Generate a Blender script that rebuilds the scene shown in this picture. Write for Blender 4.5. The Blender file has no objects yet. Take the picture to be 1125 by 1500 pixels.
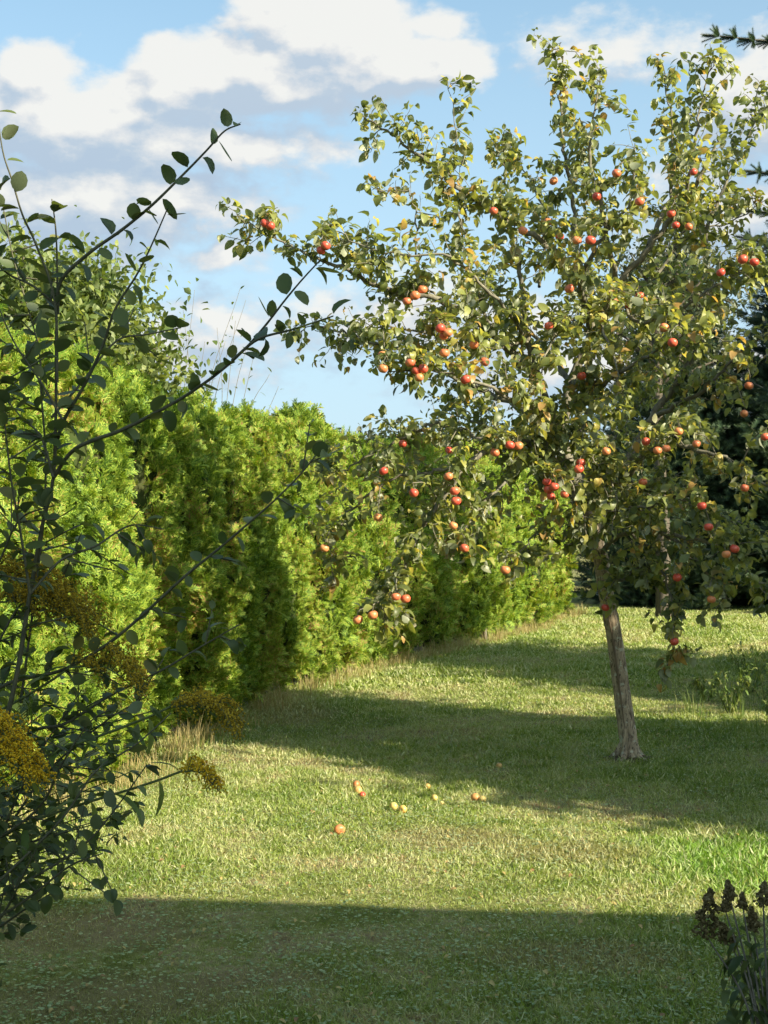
import bpy, math, random
import numpy as np
from mathutils import Vector, Matrix

random.seed(7)
rng = np.random.default_rng(7)
scene = bpy.context.scene
C = scene.collection
R = math.radians

# ------------------------------------------------------------ camera
F = 50.0 / 36.0 * 1500          # focal length in target pixels
EYE = 1.6
cam = bpy.data.cameras.new('camera')
cam.sensor_fit = 'VERTICAL'; cam.sensor_height = 36; cam.lens = 50
cam.shift_y = 20 / 1500
cam.clip_start = 0.05; cam.clip_end = 3000
co = bpy.data.objects.new('camera', cam)
co.location = (0, 0, EYE); co.rotation_euler = (R(90), 0, 0)
C.objects.link(co); scene.camera = co

# ------------------------------------------------------------ light
SUN_AZ, SUN_EL = 124.0, 28.0
SDIR = np.array([math.sin(R(SUN_AZ)) * math.cos(R(SUN_EL)), math.cos(R(SUN_AZ)) * math.cos(R(SUN_EL)), math.sin(R(SUN_EL))])
sun = bpy.data.lights.new('sun', 'SUN')
sun.energy = 5.0; sun.angle = R(0.55); sun.color = (1.0, 0.90, 0.67)
so = bpy.data.objects.new('sun', sun)
so.rotation_euler = Vector(SDIR).to_track_quat('Z', 'Y').to_euler()
so.location = (20, -8, 12)
C.objects.link(so)
scene.view_settings.view_transform = 'Standard'
scene.view_settings.look = 'None'
scene.view_settings.exposure = 1.32
scene.view_settings.gamma = 1

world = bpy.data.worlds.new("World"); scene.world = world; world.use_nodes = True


class NT:
    """small helper for wiring nodes"""
    def __init__(s, tree): s.t = tree
    def n(s, typ, **kw):
        nd = s.t.nodes.new(typ)
        for k, v in kw.items(): setattr(nd, k, v)
        return nd
    def put(s, sock, v):
        if hasattr(v, 'is_output') or isinstance(v, bpy.types.NodeSocket): s.t.links.new(v, sock)
        else: sock.default_value = v
    def m(s, op, a, b=0.0, c=0.0, clamp=False):
        nd = s.n('ShaderNodeMath', operation=op, use_clamp=clamp)
        s.put(nd.inputs[0], a); s.put(nd.inputs[1], b)
        if len(nd.inputs) > 2: s.put(nd.inputs[2], c)
        return nd.outputs[0]
    def v(s, op, a, b=(0, 0, 0)):
        nd = s.n('ShaderNodeVectorMath', operation=op)
        s.put(nd.inputs[0], a); s.put(nd.inputs[1], b)
        return nd.outputs['Value'] if op in ('LENGTH', 'DOT_PRODUCT') else nd.outputs[0]
    def mix(s, f, a, b, mode='MIX'):
        nd = s.n('ShaderNodeMix', data_type='RGBA', blend_type=mode)
        s.put(nd.inputs[0], f); s.put(nd.inputs[6], a); s.put(nd.inputs[7], b)
        return nd.outputs[2]
    def noise(s, vec, scale, detail=4, rough=0.55):
        nd = s.n('ShaderNodeTexNoise'); s.put(nd.inputs['Vector'], vec)
        nd.inputs['Scale'].default_value = scale; nd.inputs['Detail'].default_value = detail
        nd.inputs['Roughness'].default_value = rough
        return nd.outputs['Fac']
    def ramp(s, f, stops):
        nd = s.n('ShaderNodeValToRGB'); s.put(nd.inputs[0], f)
        e = nd.color_ramp.elements
        while len(e) < len(stops): e.new(0.5)
        for i, (p, c) in enumerate(stops):
            e[i].position = p; e[i].color = (*c, 1) if len(c) == 3 else c
        return nd.outputs[0]
    def rng(s, f, a, b, c=0.0, d=1.0, smooth=True):
        nd = s.n('ShaderNodeMapRange', interpolation_type='SMOOTHSTEP' if smooth else 'LINEAR')
        for i, x in enumerate((f, a, b, c, d)): s.put(nd.inputs[i], x)
        return nd.outputs[0]


def skyuv(px, py):
    dx = (px - 562.5) / F
    az = math.atan(dx)
    return az, (770 - py) / F * math.cos(az)

# cloud density as a node group of the sky direction (azimuth, tan elevation)
BLOBS = [  # px, py, half width, half height, weight
    (500, 55, 165, 95, 1.15), (590, 95, 130, 55, 1.1), (420, 20, 110, 60, .9), (350, 100, 170, 58, .95), (480, 110, 180, 50, .9), (660, 95, 62, 42, .9), (640, 45, 40, 40, .7),
    (250, 105, 85, 52, .95), (300, 130, 190, 42, .9), (50, 112, 75, 62, 1.0), (40, 165, 150, 60, .95),
    (150, 150, 120, 50, .75),
    (150, 190, 330, 80, .85), (330, 215, 210, 50, .6), (120, 290, 300, 85, .8), (20, 390, 210, 80, .7), (220, 150, 200, 60, .8), (420, 120, 200, 70, .8), (325, 372, 80, 34, .55),
    (330, 465, 75, 28, .62), (1110, 150, 110, 110, .62), (900, 80, 140, 60, .42), (1080, 320, 170, 90, .5),
    (600, 470, 300, 70, .42), (900, 540, 340, 70, .5), (170, 520, 300, 80, .5),
    (-260, 150, 240, 110, 1.), (1500, 120, 260, 120, .9), (1900, 330, 400, 90, .8), (-700, 330, 300, 90, .8)]
g = bpy.data.node_groups.new('cloud_density', 'ShaderNodeTree')
g.interface.new_socket('Vector', in_out='INPUT', socket_type='NodeSocketVector')
g.interface.new_socket('Density', in_out='OUTPUT', socket_type='NodeSocketFloat')
G = NT(g)
gi = G.n('NodeGroupInput'); go = G.n('NodeGroupOutput')
# warp
wn = G.n('ShaderNodeTexNoise'); G.put(wn.inputs['Vector'], gi.outputs[0]); wn.inputs['Scale'].default_value = 22; wn.inputs['Detail'].default_value = 3
wv = G.v('MULTIPLY', G.v('SUBTRACT', wn.outputs['Color'], (.5, .5, .5)), (.05, .035, 0))
base = G.v('ADD', gi.outputs[0], wv)
cur = None
for (px, py, a, b, wgt) in BLOBS:
    u, v = skyuv(px, py)
    d = G.v('LENGTH', G.v('MULTIPLY', G.v('SUBTRACT', base, (u, v, 0)), (F / a, F / b, 0)))
    f = G.m('MULTIPLY', G.m('SUBTRACT', 1.0, d), wgt)
    if cur is None: cur = f
    else: cur = G.m('SMOOTH_MAX', cur, f, 0.12)
nz = G.noise(G.v('MULTIPLY', gi.outputs[0], (1, 1.5, 1)), 34, 7, .58)
nz2 = G.noise(G.v('MULTIPLY', gi.outputs[0], (1, 1.8, 1)), 9, 4, .5)
dens = G.m('ADD', G.m('ADD', cur, G.m('MULTIPLY', G.m('SUBTRACT', nz, .5), .95)), G.m('MULTIPLY', G.m('SUBTRACT', nz2, .5), .35))
G.put(go.inputs[0], dens)

W = NT(world.node_tree)
bg = world.node_tree.nodes['Background']
sky = W.n('ShaderNodeTexSky', sky_type='NISHITA'); sky.sun_disc = False
sky.sun_elevation = R(SUN_EL); sky.sun_rotation = R(SUN_AZ)
sky.air_density = 1.0; sky.dust_density = 1.2; sky.ozone_density = 1.4
tc = W.n('ShaderNodeTexCoord'); sp = W.n('ShaderNodeSeparateXYZ'); W.put(sp.inputs[0], tc.outputs['Generated'])
X, Y, Z = sp.outputs
az = W.m('ARCTAN2', X, Y)
hl = W.m('SQRT', W.m('ADD', W.m('MULTIPLY', X, X), W.m('MULTIPLY', Y, Y)))
el = W.m('DIVIDE', Z, W.m('MAXIMUM', hl, .001))
cb = W.n('ShaderNodeCombineXYZ'); W.put(cb.inputs[0], az); W.put(cb.inputs[1], el)
uv = cb.outputs[0]
def cden(vec):
    nd = W.n('ShaderNodeGroup'); nd.node_tree = g; W.put(nd.inputs[0], vec); return nd.outputs[0]
d0 = cden(uv); d1 = cden(W.v('ADD', uv, (.012, .024, 0)))
alpha = W.rng(d0, -.10, .34)
alpha = W.m('MULTIPLY', alpha, W.rng(el, -.02, .03))
thick = W.rng(d0, .05, .75)
lit = W.m('ADD', .46, W.m('MULTIPLY', W.m('SUBTRACT', d0, d1), 1.7), clamp=True)
lit = W.m('ADD', lit, W.m('MULTIPLY', W.rng(el, .22, .36), .30), clamp=True)
ccol = W.ramp(lit, [(0, (2.65, 3.3, 4.1)), (.3, (3.05, 3.6, 4.2)), (.6, (4.1, 4.3, 4.5)), (.85, (4.9, 4.9, 4.8)), (1, (5.3, 5.25, 5.0))])
skyc = W.mix(1.0, sky.outputs[0], (.95, 1.25, 1.20, 1), 'MULTIPLY')
skyc = W.mix(W.rng(el, .0, .50, .85, .25), skyc, (3.5, 4.55, 5.5, 1))
col = W.mix(W.m('MULTIPLY', alpha, .93), skyc, ccol)
# extra glow added to the sky round the sun, out of view, for fill
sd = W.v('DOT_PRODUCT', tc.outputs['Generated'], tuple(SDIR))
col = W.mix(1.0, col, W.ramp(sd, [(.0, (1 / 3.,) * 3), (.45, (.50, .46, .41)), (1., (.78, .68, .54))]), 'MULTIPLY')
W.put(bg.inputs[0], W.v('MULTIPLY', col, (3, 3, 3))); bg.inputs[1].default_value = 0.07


# ------------------------------------------------------------ helpers
def P(px, py, y):
    return np.array([(px - 562.5) / F * y, y, EYE + (770 - py) / F * y])

def tag(o, label=None, cat=None, group=None, kind=None):
    if label: o['label'] = label
    if cat: o['category'] = cat
    if group: o['group'] = group
    if kind: o['kind'] = kind
    return o

def empty(name, loc, **kw):
    o = bpy.data.objects.new(name, None); o.empty_display_size = .1
    o.location = loc; C.objects.link(o)
    return tag(o, **kw)


class MB:
    def __init__(s): s.v = []; s.f = []; s.n = 0
    def add(s, V, Fc):
        """V (n,3), Fc list of index arrays, all the same polygon size per array"""
        V = np.asarray(V, float); s.v.append(V)
        for fa in Fc: s.f.append(np.asarray(fa, np.int64) + s.n)
        s.n += len(V)
    def inst(s, tv, tf, M, T):
        """template verts tv(k,3), faces list of arrays, M (n,3,3), T (n,3)"""
        if len(T) == 0: return
        V = np.einsum('nij,kj->nki', M, tv) + T[:, None, :]
        k = len(tv); off = (np.arange(len(T)) * k)[:, None, None]
        fs = [(np.asarray(f)[None] + off).reshape(-1, np.asarray(f).shape[1]) for f in tf]
        s.add(V.reshape(-1, 3), fs)
    def tube(s, pts, rad, seg=7, cap=True, rough=0.0):
        pts = np.asarray(pts, float); n = len(pts)
        t = np.gradient(pts, axis=0); t /= np.linalg.norm(t, axis=1)[:, None] + 1e-9
        ref = np.array([0.31, .9, .2]); ref /= np.linalg.norm(ref)
        a = np.cross(t, ref); a /= np.linalg.norm(a, axis=1)[:, None] + 1e-9
        b = np.cross(t, a)
        th = np.linspace(0, 2 * np.pi, seg, endpoint=False)
        rad = np.asarray(rad, float)
        rr = rad[:, None] * (1 + (rng.random((n, seg)) - .5) * rough)
        V = pts[:, None] + rr[..., None] * (np.cos(th)[None, :, None] * a[:, None] + np.sin(th)[None, :, None] * b[:, None])
        i = np.arange(n - 1)[:, None] * seg; j = np.arange(seg)[None]; j2 = (j + 1) % seg
        q = np.stack([i + j, i + j2, i + seg + j2, i + seg + j], -1).reshape(-1, 4)
        fs = [q]
        V = V.reshape(-1, 3)
        if cap:
            V = np.vstack([V, pts[-1:] + t[-1:] * rad[-1]]); e = (n - 1) * seg
            fs.append(np.array([[e + k, e + (k + 1) % seg, n * seg] for k in range(seg)]))
        s.add(V, fs)
    def build(s, name, mat, parent=None, loc=None, smooth=True, **kw):
        V = np.vstack(s.v).astype(np.float32) if s.v else np.zeros((0, 3), np.float32)
        org = np.array(loc if loc is not None else (parent_world(parent) if parent else (0, 0, 0)), np.float32)
        V = V - org
        me = bpy.data.meshes.new(name)
        tot = sum(f.size for f in s.f); np_ = sum(len(f) for f in s.f)
        me.vertices.add(len(V)); me.vertices.foreach_set('co', V.ravel())
        me.loops.add(tot); me.polygons.add(np_)
        me.loops.foreach_set('vertex_index', np.concatenate([f.ravel() for f in s.f]).astype(np.int32))
        sizes = np.concatenate([np.full(len(f), f.shape[1]) for f in s.f])
        st = np.concatenate([[0], np.cumsum(sizes)[:-1]]).astype(np.int32)
        me.polygons.foreach_set('loop_start', st)
        me.polygons.foreach_set('use_smooth', np.full(np_, smooth))
        me.update(calc_edges=True)
        me.materials.append(mat)
        o = bpy.data.objects.new(name, me); C.objects.link(o)
        if parent: o.parent = parent; o.location = org - np.array(parent_world(parent))
        else: o.location = org
        return tag(o, **kw)

def parent_world(o):
    p = Vector((0, 0, 0))
    while o is not None: p = p + o.location; o = o.parent
    return tuple(p)

def cat(pts, n=6):
    """Catmull-Rom through pts"""
    p = np.asarray(pts, float)
    p = np.vstack([2 * p[0] - p[1], p, 2 * p[-1] - p[-2]])
    out = []
    for i in range(1, len(p) - 2):
        for t in np.linspace(0, 1, n, endpoint=False):
            a, b, c, d = p[i - 1:i + 3]
            out.append(.5 * (2 * b + (c - a) * t + (2 * a - 5 * b + 4 * c - d) * t * t + (3 * b - a - 3 * c + d) * t ** 3))
    out.append(p[-2]); return np.array(out)

def frames(dirv, up, size, roll=None):
    """(n,3) y axis = dir, z axis near up; returns n 3x3 with scale"""
    y = dirv / (np.linalg.norm(dirv, axis=1)[:, None] + 1e-9)
    x = np.cross(y, up); x /= np.linalg.norm(x, axis=1)[:, None] + 1e-9
    z = np.cross(x, y)
    if roll is not None:
        c, s_ = np.cos(roll)[:, None], np.sin(roll)[:, None]
        x, z = x * c + z * s_, z * c - x * s_
    M = np.stack([x, y, z], -1)
    return M * np.asarray(size).reshape(-1, 1, 1)

def unit(n):
    v = rng.normal(size=(n, 3)); return v / np.linalg.norm(v, axis=1)[:, None]

def leaf_tpl(w=.5, curl=.8, fold=.25, pet=.15, st=((0, .0), (.12, .55), (.35, 1), (.65, .85), (.88, .4)), wave=0.0):
    """leaf along +Y, length 1, petiole then blade curling down"""
    V = []; ang = 0; y = pet; z = 0; prev = 0
    V += [(-.012, 0, 0.0), (.012, 0, 0.0)]
    L = 1 - pet
    for (t, ww) in st:
        ds = (t - prev) * L; ang = curl * t; y += math.cos(ang) * ds; z -= math.sin(ang) * ds; prev = t
        h = w * .5 * ww + .012
        wv = wave * math.sin(t * 9)
        V += [(-h, y, z + h * fold + wv), (0, y, z), (h, y, z + h * fold - wv)]
    ds = (1 - prev) * L; y += math.cos(curl) * ds; z -= math.sin(curl) * ds
    V.append((0, y, z)); n = len(st); q = []
    for i in range(n - 1):
        a = 2 + i * 3; q += [(a, a + 1, a + 4, a + 3), (a + 1, a + 2, a + 5, a + 4)]
    a = 2 + (n - 1) * 3; tip = 2 + n * 3
    t3 = [(a, a + 1, tip), (a + 1, a + 2, tip), (0, 1, 3)]
    return np.array(V), [np.array(q), np.array(t3)]

def ico(sub=1):
    import bmesh
    bm = bmesh.new(); bmesh.ops.create_icosphere(bm, subdivisions=sub, radius=1)
    v = np.array([x.co[:] for x in bm.verts]); f = np.array([[q.index for q in p.verts] for p in bm.faces]); bm.free()
    return v, [f]

def fbm3(p, s, seed=0):
    """cheap smooth pseudo noise from sines, about -1..1"""
    r = np.random.default_rng(seed); o = np.zeros(len(p))
    for k in range(7):
        d = r.normal(size=3); d /= np.linalg.norm(d)
        o += np.sin(p @ (d * s * (1 + .45 * k)) + r.random() * 6.28) / (1 + .35 * k)
    return o / 2.6


# ------------------------------------------------------------ materials
def mat(name):
    m = bpy.data.materials.new(name); m.use_nodes = True
    N = NT(m.node_tree); b = m.node_tree.nodes['Principled BSDF']; out = m.node_tree.nodes['Material Output']
    return m, N, b, out

def leafmat(name, stops, under=None, trans=.35, tcol=1.5, rough=.5, spec=.35, nscale=1.2, namp=.5, coat=0):
    m, N, b, out = mat(name)
    geo = N.n('ShaderNodeNewGeometry'); t = N.n('ShaderNodeTexCoord')
    nz = N.noise(t.outputs['Object'], nscale, 3)
    f = N.m('ADD', geo.outputs['Random Per Island'], N.m('MULTIPLY', N.m('SUBTRACT', nz, .5), namp * 2.4), clamp=True)
    c = N.ramp(f, stops)
    fine = N.noise(t.outputs['Object'], 60, 2)
    c = N.mix(N.m('MULTIPLY', fine, .5), c, N.mix(1.0, c, (.62, .62, .55, 1), 'MULTIPLY'))
    if under: cs = N.mix(N.m('MULTIPLY', geo.outputs['Backfacing'], .75), c, (*under, 1))
    else: cs = c
    N.put(b.inputs['Base Color'], cs); b.inputs['Roughness'].default_value = rough
    b.inputs['Specular IOR Level'].default_value = spec
    tr = N.n('ShaderNodeBsdfTranslucent'); N.put(tr.inputs[0], N.mix(1.0, c, (tcol * 1.05, tcol, tcol * .45, 1), 'MULTIPLY'))
    mx = N.n('ShaderNodeMixShader'); mx.inputs[0].default_value = trans
    N.put(mx.inputs[1], b.outputs[0]); N.put(mx.inputs[2], tr.outputs[0]); N.put(out.inputs[0], mx.outputs[0])
    return m

def barkmat(name, c1, c2, scale=30, stretch=.18, bump=.5, rough=.9):
    m, N, b, out = mat(name)
    t = N.n('ShaderNodeTexCoord')
    v = N.v('MULTIPLY', t.outputs['Object'], (1, 1, stretch))
    n1 = N.noise(v, scale, 6, .65); n2 = N.noise(t.outputs['Object'], scale * .4, 4, .6)
    f = N.m('ADD', N.m('MULTIPLY', n1, .7), N.m('MULTIPLY', n2, .4))
    c = N.ramp(f, [(.35, c1), (.52, tuple((a + b_) / 2 for a, b_ in zip(c1, c2))), (.72, c2)])
    N.put(b.inputs['Base Color'], c); b.inputs['Roughness'].default_value = rough
    b.inputs['Specular IOR Level'].default_value = .2
    bp = N.n('ShaderNodeBump'); bp.inputs['Strength'].default_value = bump; bp.inputs['Distance'].default_value = .01
    N.put(bp.inputs['Height'], n1); N.put(b.inputs['Normal'], bp.outputs[0])
    return m

M_apple_leaf = leafmat('apple_leaf', [(0, (.075, .10, .035)), (.3, (.135, .165, .055)), (.6, (.215, .245, .07)), (.85, (.34, .34, .09)), (.97, (.50, .40, .12)), (1, (.40, .25, .09))],
                       under=(.34, .36, .27), trans=.40, tcol=1.8, nscale=2.2, namp=.5, rough=.42, spec=.45)
M_shrub_leaf = leafmat('shrub_leaf', [(0, (.05, .08, .025)), (.5, (.09, .125, .036)), (.9, (.15, .18, .055)), (1, (.20, .19, .06))],
                       under=(.16, .19, .12), trans=.3, tcol=1.5, nscale=2, namp=.3, rough=.45, spec=.4)
M_thuja = leafmat('thuja_foliage', [(0, (.07, .14, .02)), (.25, (.14, .25, .03)), (.6, (.27, .375, .045)), (.85, (.36, .43, .065)), (.97, (.44, .38, .09)), (1, (.34, .20, .08))],
                  trans=.3, tcol=1.5, nscale=1.6, namp=.5, rough=.6, spec=.3)
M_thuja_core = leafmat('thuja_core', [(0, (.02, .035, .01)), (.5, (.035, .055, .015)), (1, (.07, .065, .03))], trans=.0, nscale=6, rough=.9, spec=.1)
M_decid = leafmat('willow_leaf', [(0, (.06, .10, .025)), (.5, (.13, .18, .04)), (1, (.24, .27, .07))], under=(.17, .21, .10), trans=.35, tcol=1.5, nscale=1, namp=.4)
M_dark_decid = leafmat('dark_tree_leaf', [(0, (.045, .06, .03)), (.5, (.07, .09, .045)), (1, (.13, .13, .07))], under=(.16, .17, .12), trans=.25, tcol=1.3, nscale=.6, namp=.4)
M_spruce = leafmat('spruce_needle', [(0, (.03, .055, .03)), (.5, (.05, .09, .045)), (1, (.085, .13, .06))], trans=.12, nscale=1, namp=.4, rough=.55)
M_gold = leafmat('goldenrod_flower', [(0, (.50, .32, .02)), (.5, (.85, .56, .03)), (1, (.95, .72, .06))], trans=.3, tcol=1.2, nscale=8, namp=.4, rough=.7, spec=.1)
M_gold_old = leafmat('goldenrod_faded_flower', [(0, (.32, .23, .03)), (.5, (.56, .39, .04)), (1, (.72, .52, .06))], trans=.3, tcol=1.2, nscale=8, namp=.4, rough=.7, spec=.1)
M_seed = leafmat('dry_flower_head', [(0, (.07, .055, .025)), (.5, (.15, .115, .05)), (1, (.26, .21, .11))], trans=.05, nscale=12, namp=.4, rough=.9, spec=.1)
M_drygrass = leafmat('dry_grass', [(0, (.30, .24, .10)), (.5, (.42, .34, .16)), (1, (.52, .44, .24))], trans=.3, tcol=1.1, nscale=3, rough=.7, spec=.1)
M_weed = leafmat('weed_leaf', [(0, (.10, .16, .04)), (.5, (.17, .25, .06)), (1, (.30, .32, .11))], trans=.35, tcol=1.5, nscale=2, rough=.55)
M_bark = barkmat('apple_bark', (.10, .07, .045), (.56, .44, .32), 34, .16, 1.)
M_limb = barkmat('apple_limb_bark', (.06, .055, .045), (.24, .22, .17), 40, .6, .6)
M_twig = barkmat('shrub_twig_bark', (.05, .055, .035), (.13, .12, .075), 60, .5, .3, .6)
M_stem = barkmat('green_stem', (.06, .09, .03), (.14, .16, .06), 60, .5, .2, .6)
M_dark_bark = barkmat('spruce_bark', (.10, .085, .07), (.26, .23, .20), 25, .3, .8)
M_pine_bark = barkmat('pine_bark', (.035, .03, .024), (.12, .10, .08), 25, .3, .8)
M_soil = barkmat('soil', (.05, .035, .022), (.12, .09, .055), 40, 1, .8)

# pale lichen and dark cracks on the apple trunk
N = NT(M_bark.node_tree); b = M_bark.node_tree.nodes['Principled BSDF']; t = N.n('ShaderNodeTexCoord')
old = b.inputs['Base Color'].links[0].from_socket
crack = N.noise(N.v('MULTIPLY', t.outputs['Object'], (1, 1, .22)), 75, 5, .7)
lich = N.noise(t.outputs['Object'], 26, 4, .6)
cc_ = N.mix(N.rng(crack, .40, .50, .8, 0), old, (.06, .045, .035, 1)); cc_ = N.mix(N.rng(lich, .56, .64, 0, .75), cc_, (.50, .50, .40, 1))
N.put(b.inputs['Base Color'], cc_)
# apple skin
def applemat(name, a, bcol, blush):
    m, N, b, out = mat(name)
    t = N.n('ShaderNodeTexCoord'); oi = N.n('ShaderNodeObjectInfo')
    v = N.v('ADD', t.outputs['Object'], N.v('MULTIPLY', (1, 1, 1), (0, 0, 0)))
    cb = N.n('ShaderNodeCombineXYZ'); N.put(cb.inputs[0], N.m('MULTIPLY', oi.outputs['Random'], 40)); v = N.v('ADD', t.outputs['Object'], cb.outputs[0])
    n1 = N.noise(v, 22, 3); n2 = N.noise(N.v('MULTIPLY', v, (1, 1, .15)), 260, 2)
    f = N.m('ADD', N.m('ADD', N.m('MULTIPLY', n1, .9), N.m('MULTIPLY', n2, .25)), N.m('MULTIPLY', N.m('SUBTRACT', oi.outputs['Random'], .2), .6))
    f = N.m('SUBTRACT', f, blush)
    c = N.ramp(f, [(.25, bcol), (.55, tuple((x + y) / 2 for x, y in zip(a, bcol))), (.8, a)])
    N.put(b.inputs['Base Color'], c); b.inputs['Roughness'].default_value = .38; b.inputs['Specular IOR Level'].default_value = .45
    b.inputs['Subsurface Weight'].default_value = .08; b.inputs['Subsurface Radius'].default_value = (.01, .004, .002)
    return m
M_apple = applemat('apple_skin', (.50, .07, .045), (.62, .26, .10), .12)
M_windfall = applemat('windfall_skin', (.55, .18, .07), (.58, .36, .12), .22)
M_yellow_apple = applemat('yellow_apple_skin', (.58, .36, .10), (.62, .50, .18), .28)


# ------------------------------------------------------------ lawn
def lawn_color(N, vec, rnd=None):
    big = N.noise(vec, .7, 4, .6); mid = N.noise(vec, 3.4, 5, .7); fine = N.noise(vec, 30, 4, .75)
    f = N.m('ADD', N.m('ADD', N.m('MULTIPLY', big, .75), N.m('MULTIPLY', mid, .75)), N.m('SUBTRACT', N.m('MULTIPLY', fine, .7), .50))
    c = N.ramp(f, [(.44, (.10, .17, .015)), (.53, (.20, .26, .04)), (.62, (.28, .32, .09)), (.69, (.43, .42, .21)), (.75, (.40, .30, .18)), (.82, (.20, .14, .08))])
    pos = N.v('MULTIPLY', vec, (1, 1, 0))
    def patch(cx, cy, rx, ry):
        d = N.v('LENGTH', N.v('MULTIPLY', N.v('SUBTRACT', pos, (cx, cy, 0)), (1 / rx, 1 / ry, 0)))
        return N.rng(N.m('ADD', d, N.m('MULTIPLY', N.m('SUBTRACT', mid, .5), 1.6)), .5, 1.1, 1., 0.)
    c = N.mix(N.m('MULTIPLY', patch(1.9, 6.75, .95, .75), .8), c, (.15, .30, .03, 1))
    for (cx, cy, rx, ry) in ((-1.25, 5.6, .6, .35), (-.9, 4.8, .5, .3), (.75, 5.3, .45, .25), (.35, 7.2, .4, .3), (-.45, 5.0, .3, .12), (.95, 6.9, .5, .3), (-.75, 12.2, .4, .8)):
        c = N.mix(N.m('MULTIPLY', patch(cx, cy, rx, ry), .6), c, (.32, .23, .14, 1))
    return c, fine
m, N, b, out = mat('lawn_ground'); t = N.n('ShaderNodeTexCoord')
c, fine = lawn_color(N, t.outputs['Object'])
c2 = N.mix(.6, c, (.13, .11, .055, 1))
N.put(b.inputs['Base Color'], c2); b.inputs['Roughness'].default_value = .95; b.inputs['Specular IOR Level'].default_value = .1
bp = N.n('ShaderNodeBump'); bp.inputs['Distance'].default_value = .03; N.put(bp.inputs['Height'], fine); N.put(b.inputs['Normal'], bp.outputs[0])
M_ground = m

m, N, b, out = mat('grass_blade'); t = N.n('ShaderNodeTexCoord'); geo = N.n('ShaderNodeNewGeometry')
c, fine = lawn_color(N, t.outputs['Object'])
r_ = geo.outputs['Random Per Island']
c = N.mix(N.rng(r_, .0, .9, .0, .38), c, (.19, .28, .045, 1))
c = N.mix(N.rng(r_, .76, .97), c, (.50, .49, .28, 1))
c = N.mix(N.rng(N.m('FRACT', N.m('MULTIPLY', r_, 37.)), .0, .4, .45, 0), c, (.36, .40, .26, 1))
N.put(b.inputs['Base Color'], c); b.inputs['Roughness'].default_value = .5; b.inputs['Specular IOR Level'].default_value = .35
tr = N.n('ShaderNodeBsdfTranslucent'); N.put(tr.inputs[0], N.mix(1., c, (1.5, 1.5, .6, 1), 'MULTIPLY'))
mx = N.n('ShaderNodeMixShader'); mx.inputs[0].default_value = .3
N.put(mx.inputs[1], b.outputs[0]); N.put(mx.inputs[2], tr.outputs[0]); N.put(out.inputs[0], mx.outputs[0])
M_grass = m

def gz(x, y):
    return (.022 * np.sin(x * 1.1 + .4 * y) + .018 * np.sin(y * .9 - x * .5 + 1) + .010 * np.sin(2.6 * x + 1.7 * y)) * np.clip((y - 2) / 6, 0, 1)

# ground sheet: fine near, out to the horizon
xs = np.concatenate([[-900, -300, -100, -40, -20], np.arange(-12, 20, .5), [25, 45, 100, 300, 900]])
ys = np.concatenate([[-900, -300, -60, -20, -8], np.arange(-2, 34, .5), [45, 70, 120, 300, 1500]])
gx, gy = np.meshgrid(xs, ys); near = (np.abs(gx) < 18) & (gy < 32) & (gy > -2)
gzv = np.where(near, gz(gx, gy), 0)
V = np.stack([gx, gy, gzv], -1).reshape(-1, 3); nx = len(xs); i = np.arange(len(ys) - 1)[:, None] * nx; j = np.arange(nx - 1)[None]
q = np.stack([i + j, i + j + 1, i + nx + j + 1, i + nx + j], -1).reshape(-1, 4)
mb = MB(); mb.add(V, [q]); mb.build('lawn_ground', M_ground, kind='structure')

# hedge line (foot of the hedge), used by several builders
HL = np.array([(-3.3, -1.0), (-2.85, 3.0), (-2.2, 6.0), (-1.75, 8.5), (-1.30, 11.3), (-.85, 13.4), (.0, 16.0), (1.0, 18.7), (2.5, 22.6), (3.45, 25.4)])
def hedge_x(y): return np.interp(y, HL[:, 1], HL[:, 0])

# grass blades
def blade_tpl(bend=.5):
    return np.array([(-.05, 0, 0), (.05, 0, 0), (-.04, bend * .25, .5), (.04, bend * .25, .5), (0, bend, .88)]), [np.array([(0, 1, 3, 2)]), np.array([(2, 3, 4)])]
def trough(x, y):  # bare / thin patches near the lawn's worn spots
    p = np.stack([x, y, 0 * x], -1); return fbm3(p, 1.7, 3)
mb = MB()
for (y0, y1, dens, h, wd) in ((4.3, 6.5, 13000, .025, 1.2), (6.5, 9.5, 9000, .027, 1.4), (9.5, 14, 4800, .034, 1.9), (14, 29, 1900, .050, 2.8)):
    n = int(dens * (y1 - y0) * (.62 * (y0 + y1) / 2 + .8))
    y = rng.random(n) * (y1 - y0) + y0; x = (rng.random(n) * 2 - 1) * (.31 * y + .4)
    k = x > hedge_x(y) - .25
    tr_ = trough(x, y); k &= rng.random(n) < np.clip(1.0 - .55 * (tr_ - .1), .35, 1)
    x, y, tr_ = x[k], y[k], tr_[k]; n = len(x)
    sz = h * (.45 + rng.random(n) * .9) * np.clip(1 - .45 * tr_, .5, 1.4)
    lush = np.exp(-(((x - 1.75) / .75) ** 2 + ((y - 6.9) / 1.0) ** 2))
    sz *= 1 + .9 * lush
    a = rng.random(n) * 6.283
    yv = np.stack([np.cos(a), np.sin(a), rng.normal(0, .5, n)], -1)
    Mx = frames(yv, np.array([0, 0, 1.]) + unit(n) * .75, sz); Mx[:, :, 0] *= wd * (.6 + rng.random(n)[:, None] * .9)
    T = np.stack([x, y, gz(x, y) - .003], -1)
    h3 = n // 3
    for kk, be in enumerate((.25, .6, 1.0)):
        sl = slice(kk * h3, (kk + 1) * h3 if kk < 2 else n)
        tv, tf = blade_tpl(be); mb.inst(tv, tf, Mx[sl], T[sl])
mb.build('lawn_grass', M_grass, smooth=False, kind='stuff', label='short patchy mown grass and clover covering the lawn', cat='grass')

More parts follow.
